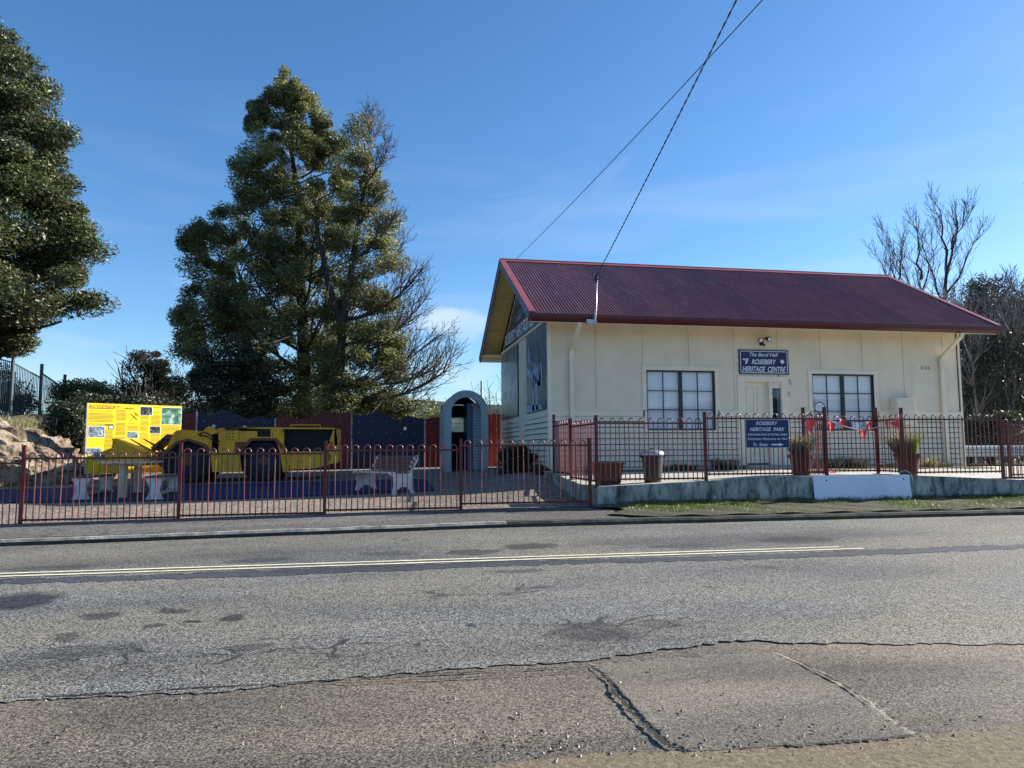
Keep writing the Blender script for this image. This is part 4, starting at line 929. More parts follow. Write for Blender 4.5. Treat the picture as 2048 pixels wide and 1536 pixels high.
hpanel([(330,827),(394,825)], M['hoardred'])
hpanel(rnd([(395,828),(421,829),(445,819),(470,828),(497,838),(515,833),(551,838)]), M['hoardblue'], .01)
hpanel(rnd([(552,835),(580,832),(594,839),(625,832),(652,822),(676,830),(690,826),(704,827)]), M['hoardred'])
hpanel(rnd([(705,830),(730,831),(752,823),(772,830),(795,840),(813,832),(850,838)]), M['hoardblue'], .01)
hpanel([(851,838),(881,834)], M['hoardred'])
q = W(810, 857, v=HV); MB().tube([(q.x, HV-.005, q.z), (q.x, HV+.012, q.z)], .055, 14).build('round_hole', M['signwhite'], hf)
x = W(972, 828, v=HV).x
for i in range(5): 
    zt = W(990, 827+random.uniform(-1.5, 1.5), v=HV).z; MB().prism([(x, HV, .75), (x, HV, zt-.04), (x+.05, HV, zt), (x+.13, HV, zt), (x+.17, HV, zt-.05), (x+.17, HV, .75)], (0, .03, 0)).build('picket', M['hoardorange'], hf); x += .185
MB().box(x-.45, x-.40, HV-.05, HV, .75, 2.9).build('post', M['galv'], hf)
# arch shed
sx0, sx1 = W(889, 940, v=21.6).x, W(976, 940, v=21.6).x; R_ = (sx1-sx0)/2; cx = (sx0+sx1)/2; SV = 21.6; gz_ = zpark(cx, SV)-.02; ztop = W(930, 781, v=SV).z
sh = empty('arch_shelter', (cx, SV, gz_), 'blue-grey corrugated iron shelter with round arched top in front of the hoarding', 'shelter')
def arch(R, n=18): return [(-R, gz_)]+[(-R*math.cos(a), ztop-R_+R*math.sin(a)) for a in np.linspace(0, math.pi, n)]+[(R, gz_)]
m = MB(); o_, i_ = arch(R_+.01), arch(R_-.20)
for y in (SV, SV+.05): m.v += [(cx+x_, y, z_) for x_, z_ in o_]+[(cx+x_, y, z_) for x_, z_ in i_]
n = len(o_)
for k in range(n-1): m.f += [(k, k+1, n+k+1, n+k), (2*n+k, 3*n+k, 3*n+k+1, 2*n+k+1), (k, 2*n+k, 2*n+k+1, k+1), (n+k, n+k+1, 3*n+k+1, 3*n+k)]
m.build('front_frame', M['shed'], sh)
def skin(R, y0, y1, name, mat, amp=.03):
    m = MB(); a = arch(R, 22); N = 60; rows = []
    for j in range(N+1):
        y = y0+(y1-y0)*j/N; e = 0
        rows.append([(cx+x_, y, z_) for x_, z_ in a])
    return m, a
# corrugations run round the arch in the sides as horizontal ribs
m = MB(); a_ = []
side = []
zz0 = gz_; ztS = ztop-R_
L1 = ztS-gz_; tot = L1*2+math.pi*R_; N = int(tot/.09)*8
for i in range(N+1):
    s = tot*i/N; e = .018*math.cos(2*math.pi*s/.09)
    if s < L1: x_, z_, nx, nz = -R_, gz_+s, -1, 0
    elif s < L1+math.pi*R_: a = (s-L1)/R_; x_, z_ = -R_*math.cos(a), ztS+R_*math.sin(a); nx, nz = -math.cos(a), math.sin(a)
    else: x_, z_, nx, nz = R_, ztS-(s-L1-math.pi*R_), 1, 0
    m.v += [(cx+x_+nx*e-nx*.02, SV+.05, z_+nz*(e-.02)), (cx+x_+nx*e-nx*.02, SV+1.6, z_+nz*(e-.02))]
for i in range(N): m.f.append((2*i, 2*i+1, 2*i+3, 2*i+2))
m.build('corrugated_skin', M['shed'], sh, smooth_=True, recalc=False)
m = MB(); wz = W(915, 850, v=SV+1.6); ww = .20
for r in cutrect(cx-R_+.03, cx+R_-.03, gz_, ztop-.35, [(wz.x-ww, wz.x+ww, wz.z-.22, wz.z+.22)]): m.box(r[0], r[1], SV+1.57, SV+1.6, r[2], r[3])
m.prism([(cx+x_*.95, SV+1.57, z_) for x_, z_ in arch(R_-.03)[1:-1] if z_ > ztop-.36], (0, .03, 0)); m.build('back_wall', M['interior'], sh)
m = MB()
for q in ((-ww-.03, -ww), (ww, ww+.03)): m.box(wz.x+q[0], wz.x+q[1], SV+1.55, SV+1.6, wz.z-.25, wz.z+.25)
m.box(wz.x-ww, wz.x+ww, SV+1.55, SV+1.6, wz.z+.22, wz.z+.25); m.build('window_frame', M['shed'], sh)
MB().box(wz.x-ww, wz.x+ww, SV+1.58, SV+1.585, wz.z-.22, wz.z+.22).build('window_pane', M['glass'], sh)
pa0, pa1 = W(934, 900, v=SV+.5).x, W(967, 900, v=SV+.5).x; zt_ = W(950, 806, v=SV+.5).z
MB().box(pa0, pa0+.14, SV+.45, SV+1.4, gz_, zt_).build('door_jamb', M['shedblue'], sh)
m = MB(); N = int((zt_-gz_)/.085)*8
for i in range(N+1): z_ = gz_+(zt_-gz_)*i/N; e = .014*math.cos(2*math.pi*z_/.085); m.v += [(pa0+.16, SV+.42+e, z_), (cx+R_-.12, SV+.42+e, z_)]
for i in range(N): m.f.append((2*i, 2*i+1, 2*i+3, 2*i+2))
m.build('corrugated_screen', M['shed'], sh, smooth_=True, recalc=False)
p = W(963, 762, v=26); vp = tag(MB().tube([(p.x, 26, .8), (p.x, 26, p.z)], .04, 10).build('vent_pipe', M['galv'], loc=(p.x, 26, .8)), 'slender grey vent pipe rising behind the arched shelter', 'pipe')
# info board
dl = W(173, 900, d=19.3); drr = W(361, 900, d=20.9); dl.z = 0; drr.z = 0; ax = (drr-dl); BW = ax.length; ax.normalize(); nb = Vector((ax.y, -ax.x, 0))
zt = W(173, 806, d=19.3).z; zb = W(173, 948, d=19.3).z; BH = zt-zb; O_ = Vector((dl.x, dl.y, zt))
ib = empty('information_board', (dl.x, dl.y, zb-.2), 'big yellow history board headed in red letters beside the rock bank', 'sign')
def bp(s, t_, e=0): return O_+ax*BW*s+Vector((0, 0, -BH*t_))+nb*e
MB().prism([bp(0,0), bp(1,0), bp(1,1), bp(0,1)], -nb*.05).build('board_panel', M['boardyellow'], ib)
for s in (.06, .5, .94): MB().bar(bp(s, .02, -.11), bp(s, 1.25, -.11), .09, .09, nb).build('post', M['galv'], ib)
MB().bar(bp(-.008, -.005, -.03), bp(-.008, 1.0, -.03), .03, .07, nb).build('edge_trim', M['tabletop'], ib)
text('ROSEBERY', bp(.01, .072, .003), ax, AZ, BW*.315, BH*.05, M['signred'], ib, bold=.0)
text('MINING', bp(.37, .07, .003), ax, AZ, BW*.10, BH*.022, M['signred'], ib, bold=.02)
def brect(s0, t0, s1, t1, mat, name, e=.003):
    return MB().prism([bp(s0,t0,e), bp(s1,t0,e), bp(s1,t1,e), bp(s0,t1,e)], -nb*.002).build(name, mat, ib)
for r in ((0.01,.33,.17,.48,'ph1'), (.41,.40,.52,.49,'ph1'), (.54,.03,.665,.15,'ph2'), (.65,.32,.76,.42,'ph2'), (.775,.03,.995,.28,'ph3'), (.0,.64,.15,.73,'ph1'), (.08,.73,.19,.80,'ph1')):
    brect(r[0]-.004, r[1]-.006, r[2]+.004, r[3]+.006, M['signwhite'], 'photo_border', .0035); brect(r[0], r[1], r[2], r[3], M[r[4]], 'printed_photo', .0045)
brect(.21, .31, .265, .365, M['ph2'], 'photo_border', .0035); brect(.217, .32, .258, .355, M['signwhite'], 'printed_photo', .0045)
m = MB(); blk = [(0,.3,.52,.8), (0,.05,.27,.31), (.17,.30,.27,.80), (.28,.09,.40,.80), (.40,.28,.53,.39), (.54,.16,.64,.80), (.655,.16,.77,.31), (.67,.03,.77,.15), (.77,.30,.99,.55), (.655,.43,.77,.8)]
phs = [(0,.32,.18,.49), (.2,.30,.27,.37), (.40,.39,.53,.5), (.53,.02,.67,.16), (.64,.31,.77,.43), (.77,.02,1,.29), (0,.63,.16,.81), (.40,.08,.52,.26)]
for s0, t0, s1, t1 in blk[1:]:
    t_ = t0
    while t_ < t1:
        if random.random() < .90:
            e = s1-.01-random.choice([0, 0, .01, .04])*(s1-s0)*2; s = s0+.005
            if not any(p[0] < (s+e)/2 < p[2] and p[1] < t_ < p[3] for p in phs): m.prism([bp(s,t_,.003), bp(e,t_,.003), bp(e,t_+.007,.003), bp(s,t_+.007,.003)], -nb*.001)
        t_ += .0185
m.build('printed_text', M['ink'], ib)['kind'] = 'stuff'
m = MB()
m.bar(bp(.43,.245,.004), bp(.505,.13,.004), .002, .014, nb); m.bar(bp(.51,.225,.004), bp(.44,.14,.004), .002, .014, nb); m.bar(bp(.415,.145,.004), bp(.45,.13,.004), .002, .03, nb); m.bar(bp(.475,.115,.004), bp(.52,.165,.004), .002, .014, nb); m.build('crossed_tools', M['rust'], ib)
# ---- underground loader
LV = 19.8; LD = 1.7
lo = empty('mining_loader', (W(450, 955, v=LV).x, LV+.8, zpark(-4, LV)), 'low yellow underground mining loader with scoop bucket at its left end', 'loader')
def lp(pts, v0, v1, mat, name, parent=lo):
    return MB().prism([W(x, y, v=LV)+Vector((0, v0, 0)) for x, y in pts], (0, v1-v0, 0)).build(name, mat, parent)
def arcp(cx_, cy_, r, a0, a1, n=10): return [(cx_+r*math.cos(math.radians(a0+(a1-a0)*k/n)), cy_-r*math.sin(math.radians(a0+(a1-a0)*k/n))) for k in range(n+1)]
# rear body side shell with octagonal arch, both sides, and core between
shell = [(437,861),(478,861),(478,854.5),(568,854.5),(568,890),(577,903),(578,944),(566,944),(560,905),(551,879),(503,879),(479,903),(483,944),(437,943.6)]
lp(shell, 0, .05, M['yellow'], 'side_shell'); lp(shell, LD-.05, LD, M['yellow'], 'side_shell')
lp([(470,855),(665,855),(660,905),(575,905),(556,880),(500,880),(478,905),(440,905),(440,862)], .25, LD-.25, M['rust'], 'inner_body')
lp([(478,855),(568,855),(568,862),(478,862)], 0, LD, M['yellow'], 'top_deck')
lp([(515,858),(541,858),(541,873.5),(515,873.5)], -.012, -.001, M['interior'], 'side_opening')
lp([(502,876),(552,876),(578,903),(572,906),(549,881),(505,881),(482,906),(476,902)], -.06, .45, M['rust'], 'wheel_arch')
m = MB()
for bx in (458, 465.5):
    for by in (861, 867, 873, 879): q = W(bx, by, v=LV); m.tube([(q.x, LV-.015, q.z), (q.x, LV+.01, q.z)], .018, 8)
m.build('bolts', M['rust'], lo)
lp([(470,884),(492,884),(492,906),(470,906)], -.01, .0, M['rust'], 'side_plate')
lp([(568,855),(668,855.5),(652,903),(578,903),(568,893)], .12, .3, M['interior'], 'engine_bay')
lp([(568,855),(668,855.5),(668,858.5),(568,858)], .0, LD, M['yellow'], 'bay_roof')
lp([(652,902),(667,858),(675,858),(675,925),(652,902)][:4]+[(652,930)], 0, .14, M['yellow'], 'rear_quarter')
lp([(578,903),(655,903),(672,924),(634,936),(580,939),(576,915)], 0, .10, M['yellow'], 'lower_hull')
lp([(578,905),(672,905),(672,924),(634,936),(580,939)], .1, LD-.1, M['rust'], 'lower_core')
lp([(668,857),(676,857),(676,924),(670,928)], .0, LD, M['yellow'], 'tail_plate')
text('2', W(657, 898, v=LV)+Vector((0, -.004, 0)), AX, AZ, .13, .20, M['signred'], lo, 'number', bold=.06)
# bellows
m = MB()
for k in range(5):
    q0 = W(423+k*2.6, 866, v=LV); q1 = W(423+k*2.6, 915, v=LV); m.box(q0.x, q0.x+.022, LV+.15+.03*(k % 2), LV+LD-.2, q1.z, q0.z)
m.build('bellows', M['tyre'], lo)
# front frame
fr_ = [(328,905),(336,890),(341,878),(348,865),(353,861),(362,859.5),(378,860),(390,862),(402,864.5),(409,860),(412,855),(419,852.5),(427,853.5),(434,864),(434,867),(424,868),(423,900),(438,908),(438,944),(424,944),(422,905),(410,890),(378,879),(354,885),(341,899)]
lp(fr_, 0, .06, M['yellow'], 'front_frame'); lp(fr_, LD-.35, LD-.29, M['yellow'], 'front_frame')
lp([(345,875),(355,862),(402,866),(422,868),(422,900),(408,888),(378,878),(352,885)], .15, LD-.3, M['rust'], 'front_core')
lp([(328,907),(340,896),(354,883),(378,877),(412,888),(424,905),(418,908),(408,893),(378,882),(356,888),(344,900),(333,912)], -.12, .4, M['rust'], 'wheel_arch')
q = W(401, 869, v=LV); MB().tube([(q.x, LV-.02, q.z), (q.x, LV, q.z)], .04, 14).build('pin_cap', M['rust'], lo)
lp([(394,866),(396,861),(372,861),(350,868),(346,876),(392,873)], -.015, .0, M['yellow'], 'hood_plate')
# wheels
for cxp, cyp, rp in ((373, 927, .60), (527, 928, .56)):
    for side in (0, 1):
        q = W(cxp, cyp, v=LV); zc = zpark(q.x, LV)+rp-.03; y0 = LV+.02 if side == 0 else LV+LD-.5; sgn = -1 if side == 0 else 1
        wl = MB(); pr = [(rp*.55, .0), (rp*.82, -.01), (rp*.95, .05), (rp, .12), (rp, .36), (rp*.95, .43), (rp*.55, .46)]
        N = 36
        for r_, y_ in pr:
            for k in range(N):
                rr = r_+(.02 if (k % 2 and r_ > rp*.9) else 0); a = 2*math.pi*k/N; wl.v.append((q.x+rr*math.cos(a), y0+y_, zc+rr*math.sin(a)))
        for j in range(len(pr)-1):
            for k in range(N): a, b = j*N+k, j*N+(k+1) % N; wl.f.append((a, b, b+N, a+N))
        wo = wl.build('wheel', M['tyre'], lo)
        MB().tube([(q.x, y0+.05, zc), (q.x, y0+.40, zc)], rp*.56, 24).build('rim', M['hoardblue'], wo)
        MB().tube([(q.x, y0+.01, zc), (q.x, y0+.06, zc)], rp*.22, 16).build('hub', M['rust'], wo)
# hoses, grab rail, lamps, seams, filler caps
def hose(pts, rr, v, mat='tyre'): MB().tube([W(x, y, v=LV)+Vector((0, v+dv, 0)) for x, y, dv in pts], rr, 6).build('hose', M[mat], lo)
hose([(398,868,-.03),(410,864,-.07),(424,872,-.05),(432,884,-.03),(440,882,-.02)], .016, 0); hose([(400,872,-.03),(412,872,-.08),(426,880,-.06),(438,890,-.02)], .014, 0)
hose([(330,880,.5),(318,878,.5),(306,890,.5),(300,900,.5)], .016, 0); hose([(334,884,.9),(322,884,.85),(308,896,.85),(302,906,.9)], .016, 0)
for x0_ in (452, 478, 545): lp([(x0_,860),(x0_+.8,860),(x0_+.8,(884 if x0_ < 500 else 878)),(x0_,(884 if x0_ < 500 else 878))], -.004, -.001, M['rust'], 'panel_seam')
m = MB(); m.tube([W(580,855,v=LV)+Vector((0,.1,0)), W(580,849.5,v=LV)+Vector((0,.1,0)), W(640,849.5,v=LV)+Vector((0,.1,0)), W(640,855,v=LV)+Vector((0,.1,0))], .014, 6); m.build('grab_rail', M['yellow'], lo)
for x0_, y0_ in ((486,852), (424,850)):
    q = W(x0_, y0_+2, v=LV); MB().tube([(q.x, LV+.25, q.z), (q.x, LV+.20, q.z)], .045, 12).build('work_lamp', M['galv'], lo)
m = MB()
for x0_ in (573, 600, 627, 650): q = W(x0_, 907+.02*(x0_-573)*0, v=LV); m.tube([(q.x, LV-.012, q.z), (q.x, LV, q.z)], .014, 6)
for x0_, y0_ in ((358,866),(372,864),(386,866),(404,878),(416,866),(414,858)): q = W(x0_, y0_, v=LV); m.tube([(q.x, LV-.022, q.z), (q.x, LV, q.z)], .014, 6)
m.build('bolts', M['rust'], lo)
for k in range(3): lp([(352,888+k*4.5),(352.8,888+k*4.5),(352.8,889+k*4.5),(352,889+k*4.5)], -.01, 0, M['rust'], 'panel_seam')
# boom, link, bucket
lp([(288,895),(322,867),(327,871),(293,903)], .55, .75, M['rust'], 'boom'); lp([(288,895),(322,867),(327,871),(293,903)], .95, 1.15, M['rust'], 'boom')
lp([(321,868),(331,868),(342,890),(331,898),(322,887)], .5, 1.2, M['rust'], 'link_arm')
lp([(300,905),(345,890),(350,930),(330,938),(312,936),(300,925)], .5, 1.1, M['rust'], 'lift_frame')
lp([(228,884),(237,884),(276,920),(219,921),(226,895)], -.1, -.06, M['yellow'], 'bucket_side')
lp([(228,884),(237,884),(276,920),(219,921),(226,895)], 1.7, 1.74, M['yellow'], 'bucket_side')
lp([(226,877),(290,911),(296,922),(276,920),(228,884)], -.10, 1.74, M['yellow'], 'bucket_floor')
lp([(219,921),(276,920),(290,925),(285,932),(240,934)], -.10, 1.74, M['yellow'], 'bucket_back')
for k, dx in enumerate((0, 14, 28)):
    lp([(227+dx,876.5),(231+dx,876.5),(292+dx,908),(288+dx,912),(262+dx,899)], .0+.62*k, .06+.62*k, M['yellow'] if k != 2 else M['rust'], 'bucket_rib')
# ---- picnic set
def picnic_bench(px0, px1, label):
    c0 = Wg((px0+px1)/2, 1001); d0 = (Wg((px0+px1)/2+58, 978)-c0); d0.z = 0
    dirv = Vector((-.05*1, 1, 0)).normalized(); q1 = None
    root = empty('picnic_bench', tuple(c0), label, 'bench', 'benches of the picnic set'); sidev = Vector((dirv.y, -dirv.x, 0)); wd = .35; L_ = 1.75
    gz = c0.z
    zt = gz+.44
    for s in (.0, L_-.1):
        prof = [(-wd/2, 0), (wd/2, 0), (wd/2-.02, .03), (wd/2-.075, .12), (wd/2-.085, .22), (wd/2-.06, .32), (wd/2-.01, .42), (wd/2, .44), (-wd/2, .44), (-wd/2+.01, .42), (-wd/2+.06, .32), (-wd/2+.085, .22), (-wd/2+.075, .12), (-wd/2+.02, .03)]
        g1 = zpark(c0.x, (c0+dirv*s).y)
        MB().prism([c0+dirv*s+sidev*x_+Vector((0, 0, z_*(zt-min(g1, gz+.06))/.44+(min(g1, gz+.06)-gz))) for x_, z_ in prof], dirv*.10).build('leg', M['conc_white'], root)
    for k in range(3):
        a = c0+sidev*(-.12+.12*k)-dirv*.03; MB().bar(a+Vector((0,0,zt-gz+.02)), a+dirv*(L_+.06)+Vector((0,0,zt-gz+.02)), .105, .035).build('slat', M['benchslat'], root)
    MB().bar(c0+dirv*.1+Vector((0,0,.12)), c0+dirv*(L_-.1)+Vector((0,0,.12)), .05, .05).build('stretcher', M['tabletop'], root)
    return c0, dirv, sidev
c0, dv_, sv_ = picnic_bench(140, 180, 'left bench of the picnic set with waisted white concrete legs')
c1, _, _ = picnic_bench(289, 326, 'right bench of the picnic set, nearer the loader')
ct = (c0+c1)/2+dv_*.15; gz = ct.z; tbx = empty('picnic_table', tuple(ct), 'pale topped picnic table standing between its two benches', 'table')
TT = .74
for k in range(5): a = ct+sv_*(-.34+.17*k); MB().bar(a+Vector((0,0,TT)), a+dv_*1.75+Vector((0,0,TT)), .16, .04).build('slat', M['tabletop'], tbx)
for s in (.25, 1.4): MB().bar(ct+dv_*s+Vector((0,0,-.02)), ct+dv_*s+Vector((0,0,TT-.02)), .15, .10, dv_).build('leg', M['tabletop'], tbx)
for s in (.25, 1.4): MB().bar(ct+dv_*s-sv_*.38+Vector((0,0,TT-.05)), ct+dv_*s+sv_*.38+Vector((0,0,TT-.05)), .06, .06).build('crossbar', M['tabletop'], tbx)
# ---- park bench
pf, pr_ = Wg(787, 991), Wg(829, 988); pl0 = Wg(701, 981)
pbn = empty('park_bench', tuple(pf), 'slatted maroon park bench with white cast ends in the middle of the park', 'bench')
ld = (pl0-pf); ld.z = 0; BL = 1.45; ld = ld.normalized(); dd = Vector((-ld.y, ld.x, 0)); 
if dd.dot(pr_-pf) < 0: dd = -dd
def bq(l, d_, z_): return pf+ld*l+dd*d_+Vector((0, 0, z_))
prof = [(-.02,0),(.05,0),(.09,.09),(.18,.16),(.33,.16),(.42,.09),(.46,0),(.55,0),(.50,.12),(.47,.25),(.47,.38),(.52,.55),(.62,.72),(.64,.78),(.60,.81),(.55,.79),(.45,.62),(.38,.44),(.02,.44),(-.06,.46),(-.08,.42),(.02,.36),(.04,.2)]
for l in (0, BL-.06): MB().prism([bq(l, d_, z_) for d_, z_ in prof], ld*.06).build('end_frame', M['conc_white'], pbn)
for k in range(4): MB().bar(bq(-.02, -.02+.115*k, .46), bq(BL+.02, -.02+.115*k, .46), .10, .03).build('seat_slat', M['conc_white'] if k == 0 else M['benchslat'], pbn)
for k in range(4):
    z_ = .53+.078*k; d_ = .41+.05*k; MB().bar(bq(-.02, d_, z_), bq(BL+.02, d_, z_), .03, .07).build('back_slat', M['benchslat'], pbn)
# ================================================================== ROCK AND LEFT FENCE
def rock(name, c, s, seed, label, n=34):
    r = random.Random(seed); ph = [(r.uniform(0, 6.28), Vector((r.gauss(0,1), r.gauss(0,1), r.gauss(0,1)))*f_, a_) for f_, a_ in ((1.3,.16),(2.1,.12),(3.4,.09),(5.5,.055),(9,.035),(15,.02)) for _ in range(2)]
    m = MB()
    for j in range(n+1):
        th_ = math.pi*j/n
        for i in range(2*n):
            a = 2*math.pi*i/(2*n); d = Vector((math.sin(th_)*math.cos(a), math.sin(th_)*math.sin(a), math.cos(th_))); k = 1+sum(abs(math.sin(d.dot(v_)+p_))*a_*1.6-a_*.8 for p_, v_, a_ in ph)
            m.v.append((c[0]+d.x*k*s[0], c[1]+d.y*k*s[1], c[2]+d.z*k*s[2]))
    for j in range(n):
        for i in range(2*n): a, b = j*2*n+i, j*2*n+(i+1) % (2*n); m.f.append((a, b, b+2*n, a+2*n))
    return tag(m.build(name, M['rock'], loc=c, smooth_=False), label, 'rock')
p = W(70, 915, d=19.6); rock('boulder', (p.x-.1, p.y, 1.15), (1.1, 1.0, .78), 3, 'largest sunlit pinkish boulder in the bank beside the yellow board')
p = W(0, 905, d=19.2); rock('boulder', (p.x-.3, p.y, 1.2), (1.2, 1.1, .85), 8, 'big rough rock at the left edge below the grey fence')
p = W(62, 850, d=22); rock('boulder', (p.x, p.y, 1.75), (.9, .7, .40), 12, 'flat mossy rock near the top of the bank')
def bfn():
    while True:
        u, v = random.uniform(-14, -8.3), random.uniform(17.3, 24)
        if zbank(u, v)-zpark(u, v) > .15 or random.random() < .25: return u, v
blades(16000, bfn, .06, .28, .008, zbank, M['drygrass'], 'bank_grass', 'dry grass growing between the rocks of the bank')
for sx, sy, sz, cz in ((-.3,-.75,.15,1.0), (-1.0,-.6,.2,1.1), (.35,-.4,.1,.95)): pass
def bankg(u, v): return zbank(u, v)
gf = empty('grey_bar_fence', (-13, 23, 2.6), 'tall blue-grey bar fence stepping down along the top of the bank', 'fence')
FP = [(-40, 24, 700), (27, 24, 712), (84, 25.6, 728), (130, 27.2, 749)]
tp = [W(a, c_, d=b) for a, b, c_ in FP]
for t_ in tp: MB().tube([(t_.x, t_.y, zbank(t_.x, t_.y)-.2), tuple(t_)], .055, 10).build('post', M['greyfence'], gf)
tops_ = [((0-.25), -.25), (-.1, -.42), (-.35, -.62)]
for k in range(3):
    a, b = tp[k], tp[k+1]; za, zb2 = a.z-.12-.1*k, a.z-.42-.15*k; zb_lo = 2.45-.25*k
    A_, B_ = Vector((a.x, a.y, za)), Vector((b.x, b.y, zb2)); A2, B2 = Vector((a.x, a.y, za-1.95)), Vector((b.x, b.y, zb2-1.95))
    MB().bar(A_, B_, .04, .04).build('rail', M['greyfence'], gf); MB().bar(A2+Vector((0,0,.12)), B2+Vector((0,0,.12)), .04, .04).build('rail', M['greyfence'], gf)
    for i in range(1, 18):
        f_ = i/18; p0, p1 = A2.lerp(B2, f_), A_.lerp(B_, f_); MB().box(p0.x-.009, p0.x+.009, p0.y-.009, p0.y+.009, p0.z, p1.z).build('bar', M['greyfence'], gf)
# ================================================================== VEGETATION
def leaves(C, R, n, size, mat, name, parent, flat=.55, droop=0, shell=.35, soft=0):
    """C: clump centres (k,3), R: radii (k,3); leaves in each clump, denser towards its skin"""
    k = len(C); idx = rng.integers(0, k, n); d = rng.normal(size=(n, 3)); d /= np.linalg.norm(d, axis=1, keepdims=True)
    rr = np.abs(rng.normal(size=(n, 1)))*soft if soft else shell+(1.05-shell)*rng.random((n, 1))**.6; p = C[idx]+d*rr*R[idx]
    ax1 = rng.normal(size=(n, 3)); ax1[:, 2] *= flat; ax1 += d*.5; ax1 /= np.linalg.norm(ax1, axis=1, keepdims=True)
    ax2 = np.cross(ax1, rng.normal(size=(n, 3))); ax2 /= np.linalg.norm(ax2, axis=1, keepdims=True)+1e-9
    s = size*(.6+.8*rng.random((n, 1))); a = ax1*s; b = ax2*s*.36
    co = np.stack([p-a, p+b, p+a, p-b], 1).reshape(-1, 3); return npmesh(name, co, 4, mat, parent)
def grow(m, p, d, L_, r, lv, rnd_, spread=.6, up_=.12, nseg=4, kids=3, minr=.006, taper=.62, tips=None, sides=5, lo_=.25):
    pts = [p]; rs = [r]; q = p; dd_ = d.normalized()
    for i in range(nseg):
        dd_ = (dd_+Vector((rnd_.gauss(0, .13), rnd_.gauss(0, .13), rnd_.gauss(0, .10)+up_*.35))).normalized(); q = q+dd_*L_/nseg; pts.append(q); rs.append(max(minr, r*(1-(1-taper)*(i+1)/nseg)))
    if tips is not None and lv <= 1: tips.append(q)
    m.tube(pts, rs, sides if lv > 1 else 3, caps=False)
    if lv <= 0: return
    for k in range(kids):
        f_ = lo_+(1-lo_)*(k+rnd_.random()*.9)/kids; j = min(nseg, max(1, int(round(f_*nseg)))); b = pts[j]
        ax_ = dd_.orthogonal(); ax_.rotate(Matrix.Rotation(rnd_.uniform(0, 6.28), 3, dd_)); nd = (dd_*(1-spread*.5)+ax_*spread*rnd_.uniform(.7, 1.2)).normalized()
        grow(m, b, nd, L_*rnd_.uniform(.5, .72), max(minr, rs[j]*.62), lv-1, rnd_, spread, up_, max(3, nseg-1), kids, minr, taper, tips, sides, lo_)
    grow(m, q, dd_, L_*.6, rs[-1], lv-1, rnd_, spread, up_, max(3, nseg-1), kids, minr, taper, tips, sides, lo_)
def inpoly(x, y, P):
    c = False; n = len(P)
    for i in range(n):
        x1, y1 = P[i]; x2, y2 = P[i-1]
        if (y1 > y) != (y2 > y) and x < (x2-x1)*(y-y1)/(y2-y1)+x1: c = not c
    return c
def crown_clumps(poly, d0, k, rlo, rhi, rnd_, holes=(), dscale=.8, inset=0):
    xs = [p[0] for p in poly]; ys = [p[1] for p in poly]; C = []; R = []
    while len(C) < k:
        x, y = rnd_.uniform(min(xs), max(xs)), rnd_.uniform(min(ys), max(ys))
        if not inpoly(x, y, poly): continue
        if any((x-hx)**2/rx**2+(y-hy)**2/ry**2 < 1 and rnd_.random() < .93 for hx, hy, rx, ry in holes): continue
        # half width of the crown at this height
        row = [xx for xx in range(int(min(xs)), int(max(xs)), 12) if inpoly(xx, y, poly)]
        if not row: continue
        l, r_ = min(row), max(row); hw = max(10, (r_-l)/2); rel = (x-(l+r_)/2)/hw; dep = hw*dscale*math.sqrt(max(0, 1-rel*rel))*d0/F
        dd_ = d0+rnd_.uniform(-1, 1)*dep; q = W(x+(x-1024)*0, y, d=dd_)
        # keep the volume where it stands: correct for perspective
        q = W(1024+(x-1024)*d0/dd_, 900+(y-900)*d0/dd_, d=dd_)
        r0_ = rnd_.uniform(rlo, rhi); C.append(q[:]); R.append((r0_*1.25, r0_*1.1, r0_*.72))
    return np.array(C), np.array(R)
# --- big tree at the left edge
rd = random.Random(5)
base = W(-70, 830, d=24); tl = empty('broadleaf_tree', (base.x, base.y, 2.0), 'huge dense green tree filling the upper left corner above the grey fence', 'tree', None)
polyL = [(-220,-60),(-120,-60),(-15,55),(20,95),(70,145),(100,200),(118,240),(105,285),(95,312),(120,355),(135,395),(155,445),(178,495),(180,530),(172,560),(180,592),(140,612),(122,640),(90,645),(60,658),(45,690),(-10,695),(-40,700),(-150,720),(-200,600),(-220,300)]
C_, R_c = crown_clumps(polyL, 23, 420, .35, .75, rd, dscale=.8)
vis = C_[:, 0] > -99
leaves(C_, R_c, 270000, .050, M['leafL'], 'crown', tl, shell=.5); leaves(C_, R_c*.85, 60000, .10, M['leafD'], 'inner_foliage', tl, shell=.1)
m = MB(); grow(m, Vector((base.x, base.y, 2.0)), Vector((0, 0, 1)), 3.0, .28, 2, rd, .5, .35, 6, 4, .015); m.build('trunk', M['bark'], tl, recalc=False)
# --- central tall tree
rd = random.Random(11)
base = W(612, 838, d=30); tm = empty('broadleaf_tree', (base.x, base.y, .8), 'tall leafy conical tree in the middle distance, the highest behind the hoarding', 'tree')
polyM = [(558,146),(575,165),(615,172),(632,210),(655,235),(662,262),(690,285),(692,330),(690,400),(720,430),(700,470),(650,480),(640,520),(690,545),(712,590),(708,660),(690,700),(668,750),(664,800),(640,838),(380,838),(372,790),(386,745),(352,690),(356,640),(356,600),(384,575),(400,560),(375,520),(366,490),(372,452),(410,445),(440,420),(462,400),(470,370),(465,330),(495,300),(508,275),(498,235),(505,205),(545,195)]
holes = [(540,690,30,30),(655,335,18,20),(600,700,22,16),(500,780,26,18),(505,560,26,18),(430,590,22,16),(470,740,18,26),(390,800,20,14),(560,800,26,18),(620,610,20,20),(520,450,22,14),(580,360,18,12),(600,480,20,16),(420,700,20,14),(640,760,18,22),(440,500,16,12),(525,300,14,10)]
